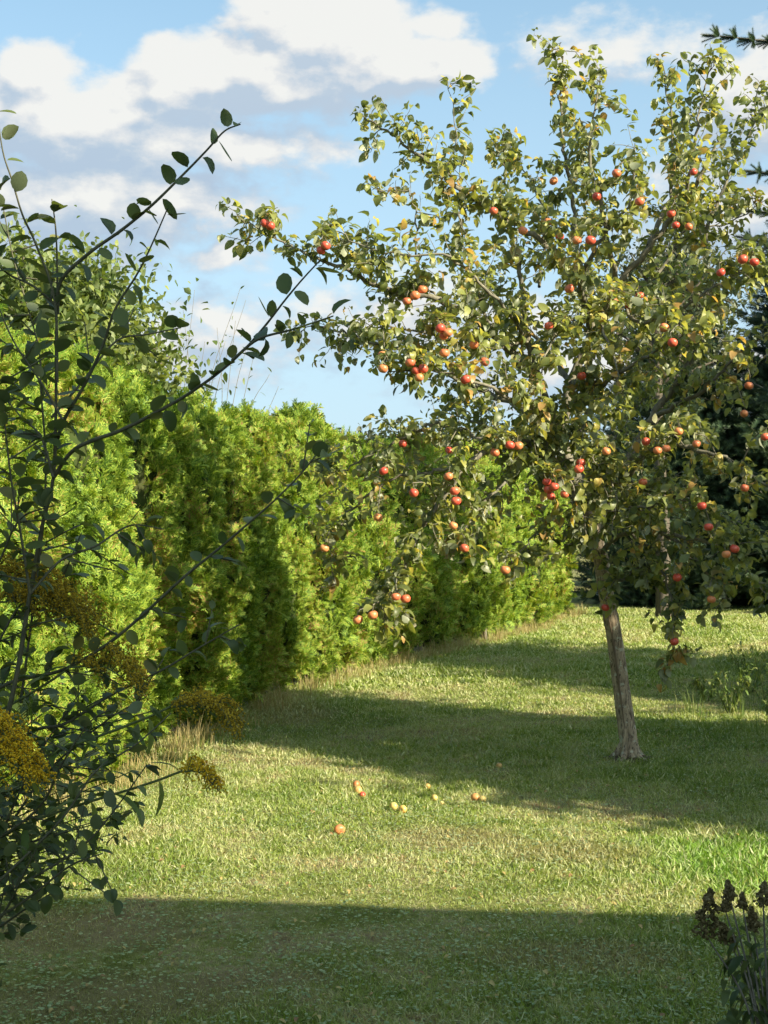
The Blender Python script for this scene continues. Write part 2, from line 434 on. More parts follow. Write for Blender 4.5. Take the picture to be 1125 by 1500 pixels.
# small clover and broad lawn weeds
tv, tf = leaf_tpl(.75, .3, .1, .3)
n = 42000; y = 4.4 + rng.random(n) ** 1.2 * 9; x = (rng.random(n) * 2 - 1) * (.31 * y + .3)
k = (x > hedge_x(y)) & (rng.random(n) < .35 + .6 * (fbm3(np.stack([x, y, 0 * x], -1), 3.6, 11) > .1)); x, y = x[k], y[k]; n = len(x)
a = rng.random(n) * 6.283
mb = MB(); mb.inst(tv, tf, frames(np.stack([np.cos(a), np.sin(a), .1 + .5 * rng.random(n)], -1), np.tile([0, 0, 1.], (n, 1)), .011 + .012 * rng.random(n)), np.stack([x, y, gz(x, y) + .008 + .012 * rng.random(n)], -1))
M_clover = leafmat('clover_leaf', [(0, (.16, .24, .10)), (.5, (.26, .34, .17)), (1, (.36, .42, .24))], trans=.25, tcol=1.4, nscale=2)
mb.build('clover', M_clover, kind='stuff', label='low grey green clover leaves between the grass', cat='clover')

# dead leaves and straw lying about
tv, tf = leaf_tpl(.5, .9, .4, .1)
n = 1500; y = 4.5 + rng.random(n) * 10; x = (rng.random(n) * 2 - 1) * (.3 * y); a = rng.random(n) * 6.283
mb = MB(); mb.inst(tv, tf, frames(np.stack([np.cos(a), np.sin(a), .3 * rng.random(n)], -1), unit(n) * .4 + np.array([0, 0, 1.]), .014 + .02 * rng.random(n)), np.stack([x, y, gz(x, y) + .022], -1))
M_litter = leafmat('leaf_litter', [(0, (.30, .24, .09)), (.5, (.42, .33, .13)), (1, (.24, .13, .06))], trans=.15, nscale=3)
mb.build('leaf_litter', M_litter, kind='stuff', label='small dry fallen leaves scattered over the grass', cat='leaves')


# ------------------------------------------------------------ thuja hedge
def spray_tpl(seed):
    r = np.random.default_rng(seed); V = []; Fc = []
    def tri(p, d, L, w):
        d = d / np.linalg.norm(d); s_ = np.array([-d[1], d[0], 0]) * w
        b0 = len(V); mid = p + d * L * .5; bow = np.array([0, 0, r.normal(0, .02)])
        V.extend([p - s_ * .5, p + s_ * .5, mid + s_ + bow, mid - s_ + bow, p + d * L + bow * 2]); Fc.append((b0, b0 + 1, b0 + 2, b0 + 3)); T3.append((b0 + 3, b0 + 2, b0 + 4))
    T3 = []
    tri(np.zeros(3), np.array([0, 1., 0]), 1, .045)
    for i in range(7):
        t = .12 + .12 * i
        for s_ in (-1, 1):
            if r.random() < .12: continue
            d = np.array([s_ * (.75 + r.normal(0, .12)), .8, r.normal(0, .12)]); L = (.52 * (1 - .6 * t)) * (.7 + .5 * r.random())
            p = np.array([0, t, 0]); tri(p, d, L, .036)
            dn = d / np.linalg.norm(d)
            for k in range(2):
                d2 = dn + np.array([s_ * (.5 if k else -.4), .45, r.normal(0, .15)])
                tri(p + dn * L * (.35 + .3 * k), d2, L * .45, .030)
    V = np.array(V); V[:, 2] -= .22 * V[:, 1] ** 2
    return V, [np.array(Fc), np.array(T3)]
SPR = [spray_tpl(s) for s in range(5)]

HH = 2.62
def hedge_shell():
    """points over the hedge surface: s along, t around the section"""
    c = cat(np.c_[HL, np.zeros(len(HL))], 6)[:, :2]
    seg = np.linalg.norm(np.diff(c, axis=0), axis=1); S = np.concatenate([[0], np.cumsum(seg)])
    return c, S
hc, hS = hedge_shell()
def hedge_pt(s, t, inset=0.0):
    """s metres along, t 0..1: face bottom -> face top -> over the top -> back"""
    x = np.interp(s, hS, hc[:, 0]); y = np.interp(s, hS, hc[:, 1])
    dx = np.gradient(np.interp(np.arange(0, hS[-1] + .1, .1), hS, hc[:, 0])); dy = np.gradient(np.interp(np.arange(0, hS[-1] + .1, .1), hS, hc[:, 1]))
    kk = np.arange(0, hS[-1] + .1, .1); tx = np.interp(s, kk, dx); ty = np.interp(s, kk, dy); l = np.hypot(tx, ty); tx, ty = tx / l, ty / l
    nxv, nyv = ty, -tx      # outward (towards the lawn)
    H = HH + .28 * np.clip((14 - s) / 7, 0, 1) + .06 * np.sin(s * .9) + .08 * np.sin(s * 2.3 + 1)
    bulge = .05 * np.sin(s * 5.2 + np.sin(s * 1.7)) + .05 * np.sin(s * 2.1)
    # section profile in (depth back, height)
    tt = np.clip(t, 0, 1)
    prof_t = [0, .06, .30, .50, .60, .68, .80, 1.0]
    prof_d = [.18, .03, .00, .10, .24, .50, .95, 1.25]
    prof_z = [.02, .22, 1.2, 2.1, 2.5, 2.72, 2.6, 1.2]
    d = np.interp(tt, prof_t, prof_d); z = np.interp(tt, prof_t, prof_z) * H / 2.72
    dd = np.interp(np.clip(tt + .02, 0, 1), prof_t, prof_d) - np.interp(np.clip(tt - .02, 0, 1), prof_t, prof_d)
    dz = np.interp(np.clip(tt + .02, 0, 1), prof_t, prof_z) - np.interp(np.clip(tt - .02, 0, 1), prof_t, prof_z)
    nl = np.hypot(dd, dz); no, nz_ = dz / nl, dd / nl
    p = np.stack([x - nxv * d, y - nyv * d, z], -1)
    nrm = np.stack([nxv * no, nyv * no, nz_], -1)
    lump = .11 * fbm3(p * [1, 1, .8], 2.6, 21) + .08 * fbm3(p, 6.5, 22) + bulge * np.clip(no, 0, 1) + .06 * fbm3(p, 14, 23)
    ph = (s + .12 * np.sin(s * 1.9)) / .78; ph = ph - np.round(ph)
    lump = lump - .13 * np.exp(-(ph / .10) ** 2) * (.6 + .4 * np.sin(s * 3.1)) * np.clip(no + .3, 0, 1)
    # rounded far end
    e = np.clip((s - (hS[-1] - .9)) / .9, 0, 1); shrink = (1 - np.sqrt(np.clip(1 - e ** 2, 0, 1)))
    cen = np.stack([x - nxv * .62, y - nyv * .62, z * .55], -1)
    p = p + nrm * (lump - inset)[:, None]
    p[:, :2] = p[:, :2] + (cen[:, :2] - p[:, :2]) * shrink[:, None]
    p[:, 2] *= 1 - .35 * shrink
    nrm = nrm + np.stack([tx, ty, 0 * tx], -1) * (e * 1.2)[:, None]
    nrm /= np.linalg.norm(nrm, axis=1)[:, None]
    return p, nrm
hedge = empty('thuja_hedge', (hc[0][0], hc[0][1], 0), label='tall lumpy bright green conifer hedge running back along the left side of the lawn', cat='hedge')
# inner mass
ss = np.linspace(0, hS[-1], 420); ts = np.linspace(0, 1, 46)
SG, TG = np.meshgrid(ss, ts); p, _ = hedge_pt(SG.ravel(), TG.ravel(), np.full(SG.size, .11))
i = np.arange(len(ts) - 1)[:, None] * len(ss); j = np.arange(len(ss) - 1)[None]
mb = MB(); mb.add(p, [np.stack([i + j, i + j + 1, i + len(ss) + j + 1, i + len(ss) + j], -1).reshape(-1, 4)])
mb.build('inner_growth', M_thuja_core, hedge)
mb = MB()
# sprays: density by distance
for (s0, s1, t0, t1, dens, size) in ((4, 9.5, .0, .92, 1900, .088), (9.5, 16, .0, .92, 1500, .095), (16, 22, 0, .88, 800, .12), (22, hS[-1], 0, .88, 480, .15)):
    n = int((s1 - s0) * 4.6 * (t1 - t0) * dens)
    s_ = s0 + rng.random(n) * (s1 - s0); t_ = t0 + rng.random(n) * (t1 - t0)
    p, nr = hedge_pt(s_, t_, .05 + rng.random(n) ** 2 * .12 - .03)
    gap = fbm3(p, 4.2, 31); k = rng.random(n) < np.clip(.95 - 1.1 * (gap - .15) * (gap > .15), .15, 1); p, nr = p[k], nr[k]; n = len(p)
    d = nr * .42 + np.array([0, 0, .62]) + unit(n) * .75
    up = nr + unit(n) * .8
    sz = size * (.6 + .7 * rng.random(n))
    Mx = frames(d, up, sz, rng.normal(0, .8, n))
    kk = rng.integers(0, 5, n)
    for q_ in range(5):
        w_ = kk == q_; mb.inst(*SPR[q_], Mx[w_], p[w_])
# leader shoots on top
n = 130; s_ = 4 + rng.random(n) * (hS[-1] - 5); p, nr = hedge_pt(s_, .56 + rng.random(n) * .2, np.full(n, .0))
d = np.array([0, 0, 1.]) + unit(n) * .25; sz = .08 + .10 * rng.random(n); mb.inst(*SPR[1], frames(d, unit(n), sz), p); mb.inst(*SPR[2], frames(d, unit(n), sz), p)
mb.build('foliage', M_thuja, hedge)
# bare stems low down
mb = MB()
for s in np.arange(4, hS[-1] - .3, .55):
    p, nr = hedge_pt(np.array([s + random.uniform(-.15, .15)]), np.array([.1]), np.array([.25]))
    x, y, _ = p[0]
    mb.tube(cat([(x, y, -.05), (x - .03, y, .4), (x - .12, y + .03, 1.1), (x - .2, y, 2.0)], 4), np.linspace(.03, .01, 13), 6)
mb.build('stems', M_dark_bark, hedge)

# dry grass at the hedge foot: individual tufts
def tuft(mb, x, y, n, h, spread=.12, lean=.5):
    a = rng.random(n) * 6.283; r0 = rng.random(n) * spread
    tv, tf = blade_tpl(.55)
    d = np.stack([np.cos(a), np.sin(a), .2 + rng.random(n)], -1)
    hh = h * (.5 + .7 * rng.random(n)); Mx = frames(np.stack([np.cos(a), np.sin(a), np.zeros(n)], -1), np.tile([0, 0, 1.], (n, 1)), hh)
    Mx[:, :, 0] *= .35 * (.05 / hh)[:, None] * 2.2; Mx[:, :, 1] *= (lean * (.4 + rng.random(n)))[:, None]
    mb.inst(tv, tf, Mx, np.stack([x + r0 * np.cos(a), y + r0 * np.sin(a), gz(x + 0 * a, y + 0 * a)], -1))
mb = MB()
for s in np.arange(5, hS[-1] - .2, .10):
    x = np.interp(s, hS, hc[:, 0]); y = np.interp(s, hS, hc[:, 1])
    if rng.random() < .8: tuft(mb, x + rng.normal(.08, .10), y + rng.normal(0, .1), rng.integers(14, 40), .12 + .14 * rng.random(), .14, .9)
mb.build('hedge_foot_grass', M_drygrass, smooth=False, kind='stuff', label='dry straw coloured grass along the foot of the hedge', cat='dry grass')


# ------------------------------------------------------------ generic trees
def leaf_cluster_tree(root, crown_c, crown_r, trunk_pts, trunk_r, leafmat_, barkmat_, nclump, per, lsize, lw=.5, seed=1, hollow=.35, limbs=9, curl=.5):
    """trunk, limbs and a crown of leaves on clumps"""
    r = np.random.default_rng(seed)
    tp = cat(trunk_pts, 5); mb = MB(); mb.tube(tp, np.linspace(trunk_r, trunk_r * .35, len(tp)), 9, rough=.15)
    mb.build('trunk', barkmat_, root)
    dirs = r.normal(size=(nclump, 3)); dirs /= np.linalg.norm(dirs, axis=1)[:, None]
    rad = hollow + (1 - hollow) * r.random(nclump) ** .45
    cc = np.array(crown_c) + dirs * rad[:, None] * np.array(crown_r) * (1 + .22 * fbm3(dirs * 2.2, 1.9, seed)[:, None])
    mb = MB(); start = tp[int(len(tp) * .55):]
    for kx in r.choice(nclump, min(nclump, limbs * 6), replace=False):
        a = start[r.integers(0, len(start))]; b_ = cc[kx]; m_ = (a + b_) / 2 + np.array([0, 0, -.08 * np.linalg.norm(b_ - a)]) + r.normal(0, .06, 3)
        L = cat([a, m_, b_], 4); mb.tube(L, np.linspace(trunk_r * .32, trunk_r * .05 + .002, len(L)), 5)
    mb.build('limbs', barkmat_, root)
    n = nclump * per; cidx = np.repeat(np.arange(nclump), per)
    cr = np.mean(crown_r) * .20 * (.6 + .8 * r.random(nclump))
    off = r.normal(size=(n, 3)); T = cc[cidx] + off * (cr[cidx] * .55)[:, None]
    T = T[T[:, 2] > .05]; n = len(T)
    d = r.normal(size=(n, 3)) * .7 + np.array([0, 0, -.25]); up = r.normal(size=(n, 3)) * .6 + np.array([0, 0, 1])
    tv, tf = leaf_tpl(lw, curl, .2, .1, st=((0, 0), (.3, 1), (.7, .7)))
    mb = MB(); mb.inst(tv, tf, frames(d, up, lsize * (.6 + .8 * r.random(n))), T)
    mb.build('crown', leafmat_, root)

# needles
def needle_twig(seed, n=46, L=.16, thick=.05, nw=1.0):
    r = np.random.default_rng(seed); V = []; Fc = []
    for i in range(n):
        t = (i + .5) / n; a = i * 2.4; d = np.array([math.cos(a), .75, math.sin(a)]); d /= np.linalg.norm(d)
        p = np.array([0, t, 0]); s_ = np.cross(d, [0, 1, 0]); s_ /= np.linalg.norm(s_) + 1e-9; s_ *= .011 * nw
        b0 = len(V); V.extend([p - s_, p + s_, p + d * thick / L * (.8 + .4 * r.random())]); Fc.append((b0, b0 + 1, b0 + 2))
    return np.array(V), [np.array(Fc)]
NT1 = needle_twig(1, 110, .16, .036, 1.5); NTC = needle_twig(2, 44, .3, .085, 2.6)

def frond(mbw, mbn, a, b_, width, tpl, twig, r, droop=.1, step=.07):
    """a spruce branch from a to b with side twigs"""
    a = np.array(a, float); b_ = np.array(b_, float); L = np.linalg.norm(b_ - a)
    m_ = (a + b_) / 2 + np.array([0, 0, -droop * L]); pts = cat([a, m_, b_], 8)
    mbw.tube(pts, np.linspace(.006 + .006 * L, .003, len(pts)), 5)
    ax = (b_ - a) / L; side = np.cross(ax, [0, 0, 1.]); side /= np.linalg.norm(side)
    n = max(4, int(L / step)); T = []; D = []; S = []
    for i in range(n):
        t = (i + .5) / n; p = pts[int(t * (len(pts) - 1))]
        w = width * (1.05 - t) * (.5 if t < .15 else 1)
        for s_ in (-1, 1):
            d = side * s_ * (.8 + r.random() * .4) + ax * .9 + np.array([0, 0, r.normal(-.05, .18)]); d /= np.linalg.norm(d)
            ln = max(w * (.6 + .6 * r.random()), twig * .7); k = max(1, int(ln / (twig * .75)))
            for q_ in range(k):
                T.append(p + d * q_ * twig * .75); D.append(d + np.array([0, 0, .1])); S.append(twig)
                if r.random() < .75: T.append(p + d * q_ * twig * .75); D.append(d + side * s_ * -.9 + r.normal(0, .2, 3)); S.append(twig * .8); T.append(p + d * q_ * twig * .75); D.append(d + np.array([0, 0, r.normal(0, .8)])); S.append(twig * .7)
    for t in np.linspace(.15, .97, max(4, int(L / twig * 2.5))): T.append(pts[int(t * (len(pts) - 1))]); D.append(ax); S.append(twig)
    T = np.array(T); D = np.array(D)
    mbn.inst(*tpl, frames(D, unit(len(D)) * .3 + np.array([0, 0, 1.]), np.array(S)), T)

def spruce(base, H, rbase, zlow, nb, tpl, twig, seed, label, group=None, trunk_r=.12, step=.12, width=.5, special=(), azlim=None):
    r = np.random.default_rng(seed)
    root = empty('spruce_tree', base, label=label, cat='tree', group=group)
    base = np.array(base, float); mb = MB(); tp = np.array([base + [0, 0, z] for z in np.linspace(-.1, H, 12)]) + r.normal(0, .02, (12, 3))
    mb.tube(tp, np.linspace(trunk_r, .01, 12), 10, rough=.12); mb.build('trunk', M_dark_bark, root)
    mbw, mbn = MB(), MB()
    for i in range(nb):
        t = (i + r.random()) / nb; z = zlow + (H - zlow) * t
        L = rbase * (1 - t) ** .8 * (.75 + .4 * r.random()) + .12; a = i * 2.39996 + r.normal(0, .2)
        p0 = base + [0, 0, z]; p1 = p0 + [math.cos(a) * L, math.sin(a) * L, L * (.12 + .25 * t) - .05]
        frond(mbw, mbn, p0, p1, width * L, tpl, twig, r, .14, step)
    for (p0, p1) in special: frond(mbw, mbn, p0, p1, .42, tpl, twig, r, .03, .09)
    mbw.build('branches', M_dark_bark, root); mbn.build('crown', M_spruce, root)
    return root

# ------------------------------------------------------------ the apple tree
Y0 = 9.72
tb = P(921, 1112, Y0); tb[2] = gz(tb[0], tb[1])
tree = empty('apple_tree', tuple(tb), label='slender old apple tree full of orange red apples standing on the lawn', cat='tree')
def L3(pts): return np.array([P(a, b, Y0 + c) for a, b, c in pts])
tr_pts = cat(np.vstack([[tb[0] + .01, tb[1], -.08], L3([(922, 1095, 0), (913, 1030, .02), (901, 940, .0), (888, 870, -.03), (877, 805, -.05), (853, 745, -.08)])]), 8)
trr = np.interp(np.linspace(0, 1, len(tr_pts)), [0, .1, .17, .5, 1], [.100, .078, .063, .053, .050])
mb = MB(); mb.tube(tr_pts, trr, 22, cap=False, rough=.09)
for a in np.linspace(0, 6.28, 6)[:-1]:   # root flare
    d = np.array([math.cos(a + .4), math.sin(a + .4), 0]); mb.tube(cat([tb + d * .03 + [0, 0, .11], tb + d * .085 + [0, 0, .03], tb + d * .17 + [0, 0, -.03]], 4), np.linspace(.035, .012, 9), 7)
mb.build('trunk', M_bark, tree)
# long bark wound
mb = MB(); wp = tr_pts[12:30] + np.array([-.022, -.058, 0]); mb.tube(wp, .008 * np.sin(np.linspace(.25, 2.9, len(wp))), 6, rough=.3)
M_wound = barkmat('old_bark_wound', (.10, .07, .05), (.24, .18, .13), 30, .2, .8)
mb.build('bark_wound', M_wound, tree, label='dark vertical scar on the trunk')

LIMBS = [  # (px,py,depth) polylines, start radius, end radius
 ([(853,745,-.08),(838,690,-.05),(822,632,0),(838,560,.1),(868,490,.15),(905,420,.1),(950,360,.0),(1000,300,-.1),(1038,235,-.15),(1052,200,-.15)], .052,.008),
 ([(822,632,0),(795,575,-.15),(775,500,-.3),(765,420,-.35),(748,340,-.4),(740,260,-.4),(738,195,-.4)], .03,.004),
 ([(868,490,.15),(852,415,.0),(800,358,-.25),(730,313,-.4),(665,272,-.5),(612,226,-.55),(560,188,-.6),(524,166,-.6)], .028,.004),
 ([(860,450,.05),(845,360,.15),(836,280,.15),(824,210,.1),(821,140,.1),(823,90,.1),(822,62,.1)], .022,.003),
 ([(905,420,.1),(885,320,-.3),(864,230,-.4),(872,160,-.4),(880,106,-.4)], .02,.003),
 ([(950,360,0),(982,280,.2),(985,190,.2),(972,98,.2)], .02,.003),
 ([(1000,300,-.1),(1016,210,-.4),(1030,140,-.4),(1043,92,-.4)], .014,.003),
 ([(868,785,-.06),(905,700,.2),(955,612,.4),(1002,545,.4),(1038,472,.3),(1044,426,.3),(1068,414,.3),(1104,380,.2),(1150,335,.2)], .036,.006),
 ([(1044,426,.3),(1034,350,.4),(1062,270,.4),(1100,190,.4),(1112,125,.4)], .018,.003),
 ([(955,612,.4),(1012,582,.1),(1052,552,-.1),(1085,515,-.2),(1150,470,-.3)], .02,.004),
 ([(868,770,-.06),(915,700,-.4),(965,655,-.7),(1035,662,-.9),(1100,695,-1.0),(1165,745,-1.0)], .026,.006),
 ([(877,810,-.05),(920,780,-.4),(980,785,-.7),(1040,840,-.9),(1070,878,-.95)], .02,.004),
 ([(920,780,-.4),(962,820,-.6),(985,880,-.7),(990,925,-.72),(982,965,-.72)], .012,.003),
 ([(980,785,-.7),(1050,800,-1.0),(1110,855,-1.2),(1160,905,-1.2)], .014,.003),
 ([(845,718,-.08),(785,652,-.5),(722,655,-.8),(672,695,-.95),(640,742,-1.0),(608,790,-1.05),(588,840,-1.05),(568,895,-1.05),(556,925,-1.05)], .028,.003),
 ([(785,652,-.5),(798,682,-.75),(808,712,-.8)], .008,.003),
 ([(822,632,0),(745,590,.3),(672,558,.45),(602,520,.45),(540,500,.4),(480,480,.35),(430,478,.3)], .026,.003),
 ([(790,565,-.15),(722,490,-.5),(645,440,-.75),(565,425,-.85),(500,392,-.9),(440,368,-.9),(395,345,-.9),(343,316,-.9)], .026,.003),
 ([(722,490,-.5),(692,405,-.6),(680,340,-.6),(668,305,-.6)], .012,.003),
 ([(645,440,-.75),(612,400,-.7),(610,335,-.7),(604,285,-.7),(570,282,-.7),(540,268,-.7)], .009,.002),
 ([(722,655,-.8),(660,622,-.6),(612,630,-.5),(560,655,-.4),(500,690,-.4),(455,690,-.4)], .016,.003),
 ([(700,672,-.85),(640,690,-.8),(570,705,-.7),(512,752,-.6),(485,805,-.6),(492,855,-.6)], .014,.003),
 ([(785,652,-.5),(745,700,-.75),(700,745,-.9),(675,790,-.95),(662,810,-.95)], .012,.003),
 ([(862,770,-.08),(822,792,-.4),(782,785,-.6),(752,830,-.7)], .012,.003),
 ([(868,490,.15),(910,475,.6),(960,430,.9),(1010,400,1.1)], .02,.004),
 ([(838,560,.1),(790,500,.6),(730,440,.9),(690,400,1.0)], .022,.004),
 ([(853,745,-.08),(860,690,.4),(900,640,.9),(960,560,1.2)], .024,.004),
 ([(822,632,0),(760,640,.6),(700,620,.9),(640,600,1.1)], .02,.004),
 ([(868,490,.15),(850,420,-.5),(880,350,-.9),(925,290,-1.0),(930,210,-1.0)], .022,.003),
 ([(838,560,.1),(880,560,-.6),(950,520,-1.0),(1010,490,-1.2),(1060,500,-1.25)], .02,.003),
 ([(838,690,-.05),(800,620,-.7),(720,570,-1.1),(640,545,-1.2),(570,545,-1.2)], .02,.003),
 ([(775,500,-.3),(720,430,-.9),(660,380,-1.1),(560,370,-1.1),(480,330,-1.1)], .014,.003),
 ([(905,420,.1),(930,470,-.5),(1000,450,-.9),(1080,400,-1.0),(1120,390,-1.)], .016,.003),
 ([(740,313+0,-.4),(660,262,-.5),(668,200,-.5),(655,118,-.5)], .008,.002),
 ([(790,420,-.3),(800,340,.2),(780,270,.4),(742,215,.4)], .012,.003),
 ([(905,700,.2),(960,720,.6),(1030,740,.8),(1110,790,.8)], .018,.003),
 ([(868,785,-.06),(885,760,.3),(935,740,.5),(1000,690,.6)], .014,.003),
 ([(964,400,.2),(1010,330,.5),(1060,330,.6),(1125,290,.6)], .012,.003),
 ([(853,745,-.08),(905,745,-.5),(955,740,-.8),(990,730,-.9),(1025,745,-.95)], .014,.003),
 ([(853,745,-.08),(882,702,-.45),(902,722,-.7),(895,785,-.75)], .012,.003),
 ([(822,632,0),(798,645,-.5),(828,692,-.75),(846,742,-.8),(862,790,-.8)], .012,.003),
 ([(838,560,.1),(866,585,-.5),(852,640,-.75),(880,690,-.8)], .012,.003),
 ([(868,490,.15),(832,470,-.5),(800,520,-.85),(790,590,-.9)], .014,.003),
 ([(905,420,.1),(880,470,-.6),(905,540,-.9),(900,600,-.95)], .014,.003),
 ([(775,500,-.3),(700,510,-.8),(640,490,-1.0),(560,480,-1.0),(510,500,-1.0)], .014,.003),
 ([(877,810,-.05),(905,850,-.25),(940,830,-.45),(980,850,-.5)], .010,.003),
]
limb_paths = []
for (pp, r0, r1) in LIMBS:
    pts = cat(L3(pp), 7)
    n = len(pts); pts[1:-1] += rng.normal(0, .008, (n - 2, 3))
    rad = r1 + (r0 - r1) * (1 - np.linspace(0, 1, n)) ** 1.15
    limb_paths.append((pts, rad))
    mb = MB(); mb.tube(pts, rad, 9 if r0 > .02 else 6, rough=.18)
    mb.build('branch', M_limb, tree)

# secondary shoots
tw = MB(); leafT, leafD = [], []
rs = np.random.default_rng(5)
def shoot(p, d, L, r0, depth, lean=.0, leafy=True):
    n = max(4, int(L / .045)); pts = [np.array(p)]; d = d / np.linalg.norm(d)
    for i in range(n):
        d = d + rs.normal(0, .13, 3) + np.array([0, 0, lean]); d /= np.linalg.norm(d); pts.append(pts[-1] + d * L / n)
    pts = np.array(pts); tw.tube(pts, np.linspace(r0, .0016, len(pts)), 4)
    st0 = .15 if depth else .25
    for i in range(len(pts)):
        t = i / (len(pts) - 1)
        if t < st0 or not leafy: continue
        for _ in range(3 if t > .9 else (2 if rs.random() < .55 else 1)):
            dd = (pts[min(i + 1, n)] - pts[i - 1]); dd /= np.linalg.norm(dd) + 1e-9
            o = rs.normal(size=3); o -= dd * (o @ dd); o /= np.linalg.norm(o)
            leafT.append(pts[i]); leafD.append(dd * .45 + o + np.array([0, 0, -.22]))
        if depth < 1 and rs.random() < .33 and t > .2:
            o = rs.normal(size=3); o -= dd * (o @ dd); o /= np.linalg.norm(o)
            shoot(pts[i], dd * .6 + o + np.array([0, 0, .2]), .06 + .13 * rs.random(), .0022, depth + 1, rs.normal(0, .05))
for li, (pts, rad) in enumerate(limb_paths):
    seg = np.linalg.norm(np.diff(pts, axis=0), axis=1); S = np.concatenate([[0], np.cumsum(seg)]); tot = S[-1]
    sparse = li in (19, 33)
    s = .22 * tot if rad[0] > .02 else .12 * tot
    while s < tot:
        t = s / tot; k = min(int(np.searchsorted(S, s)), len(pts) - 1)
        d = pts[k] - pts[k - 1]; d /= np.linalg.norm(d) + 1e-9
        if rad[k] < .034:
            o = rs.normal(size=3); o -= d * (o @ d); o /= np.linalg.norm(o)
            L = (.06 + .30 * rs.random()) * (1.0 - .72 * t) * (.35 if sparse else 1)
            if pts[k][2] < 1.5: L *= .75
            shoot(pts[k], d * .55 + o + np.array([0, 0, .15]), L, .0035, 0, rs.normal(.0, .04))
        if t > .45 and rad[k] < .02:
            o = rs.normal(size=3); leafT.append(pts[k]); leafD.append(d * .4 + o)
        s += .070 if not sparse else .13

# apples, each one seen in the photograph
AP = [(388,327),(396,331),(470,367),(477,360),(723,309),(811,265),(903,254),(874,288),(937,295),(983,313),(1009,332),(766,338),(803,325),(820,347),(845,352),(865,352),
 (619,424),(608,433),(596,441),(834,423),(1056,399),(1088,380),(1105,384),(937,433),(921,447),(645,481),(656,487),(650,492),(694,505),(651,517),(710,530),(560,520),(561,540),
 (601,531),(609,543),(620,540),(614,553),(985,502),(973,480),(852,551),(804,477),(1097,565),(1090,606),(682,556),(590,650),(658,660),(725,663),(747,652),(759,653),
 (657,698),(666,719),(668,734),(664,770),(562,690),(554,758),(606,722),(851,678),(848,687),(801,706),(803,717),(812,713),(807,727),(827,724),(946,647),(963,660),(976,657),
 (994,632),(1020,650),(888,661),(942,706),(1028,741),(1091,715),(1121,640),(1038,772),(1076,804),(1064,812),(992,846),(887,890),(988,940),(580,874),(594,877),(546,901),(524,908),
 (475,803),(680,803),(740,835),(990,330),(1016,252),(899,441),(1042,878)]
def apple_tpl(seed):
    r = np.random.default_rng(seed); n, mseg = 11, 16; V = [(0, 0, .80)]; q = []; t3 = []
    for i in range(1, n):
        ph = math.pi * i / n; rr = math.sin(ph); z = math.cos(ph) * .9
        dip = math.exp(-(rr / .33) ** 2); z -= (.22 * dip if z > 0 else -.14 * dip); w = rr * (1.0 + .06 * z)
        for j in range(mseg):
            a = 2 * math.pi * j / mseg; k = 1 + .02 * math.cos(5 * a) * (1 - z) * .5; V.append((w * k * math.cos(a), w * k * math.sin(a), z))
    V[0] = (0, 0, .62); V.append((0, 0, -.70))
    for j in range(mseg):
        j2 = (j + 1) % mseg; t3.append((0, 1 + j, 1 + j2)); e = 1 + (n - 2) * mseg; t3.append((e + j2, e + j, len(V) - 1))
        for i in range(n - 2): a = 1 + i * mseg; q.append((a + j, a + mseg + j, a + mseg + j2, a + j2))
    V = np.array(V) * [1 + r.normal(0, .03), 1 + r.normal(0, .03), .98 + r.normal(0, .03)]
    return V, [np.array(q), np.array(t3)]
APT = [apple_tpl(s) for s in range(4)]
allp = np.vstack([p for p, r in limb_paths]); allr = np.concatenate([r for p, r in limb_paths])
apos = []
apple_objs = []
for i, (px, py) in enumerate(AP):
    # depth: on the near side of the nearest limbs
    cand = []
    u = 562.5 + allp[:, 0] / allp[:, 1] * F; v = 770 - (allp[:, 2] - EYE) / allp[:, 1] * F
    d2 = (u - px) ** 2 + (v - py + 16) ** 2; near_ = np.argsort(d2)[:10]
    dep = np.min(allp[near_, 1]) - .16 - .1 * rs.random()
    r_ap = .0300 * (.88 + .16 * rs.random()); c_ = P(px, py, max(dep, Y0 - 1.45))
    apos.append(c_)
    tilt = Matrix.Rotation(rs.normal(0, .25), 3, 'X') @ Matrix.Rotation(rs.normal(0, .25), 3, 'Y') @ Matrix.Rotation(rs.random() * 6, 3, 'Z')
    mb = MB(); mb.inst(APT[i % 4][0], APT[i % 4][1], (np.array(tilt) * r_ap)[None], c_[None])
    ao = mb.build('apple', M_apple, tree, loc=c_)
    top = c_ + np.array(tilt @ Vector((0, 0, .6 * r_ap))); sp_ = c_ + np.array([rs.normal(0, .01), .01, r_ap + .03])
    mb = MB(); mb.tube(cat([top, (top + sp_) / 2 + rs.normal(0, .003, 3), sp_], 4), np.full(9, .0018), 5); mb.build('stalk', M_limb, ao)
    # twig from the stalk to the nearest limb
    k = near_[np.argmin(np.linalg.norm(allp[near_] - sp_, axis=1))]
    e_ = allp[k]; tp = cat([e_, (e_ * .5 + sp_ * .5) + np.array([0, 0, .05]), sp_], 6)
    tw.tube(tp, np.linspace(.005, .003, len(tp)), 5)
    for q_ in range(4, len(tp)):
        for _ in range(2 if q_ < len(tp) - 1 else 3):
            leafT.append(tp[q_] + rs.normal(0, .006, 3)); leafD.append(rs.normal(size=3) + np.array([0, .2, .15]))
leafT, leafD = np.array(leafT), np.array(leafD)
# leaves never grow through the fruit
mid = leafT + leafD / np.linalg.norm(leafD, axis=1)[:, None] * .045
dm = np.min(np.linalg.norm(mid[:, None] - np.array(apos)[None], axis=2), axis=1); k = dm > .052
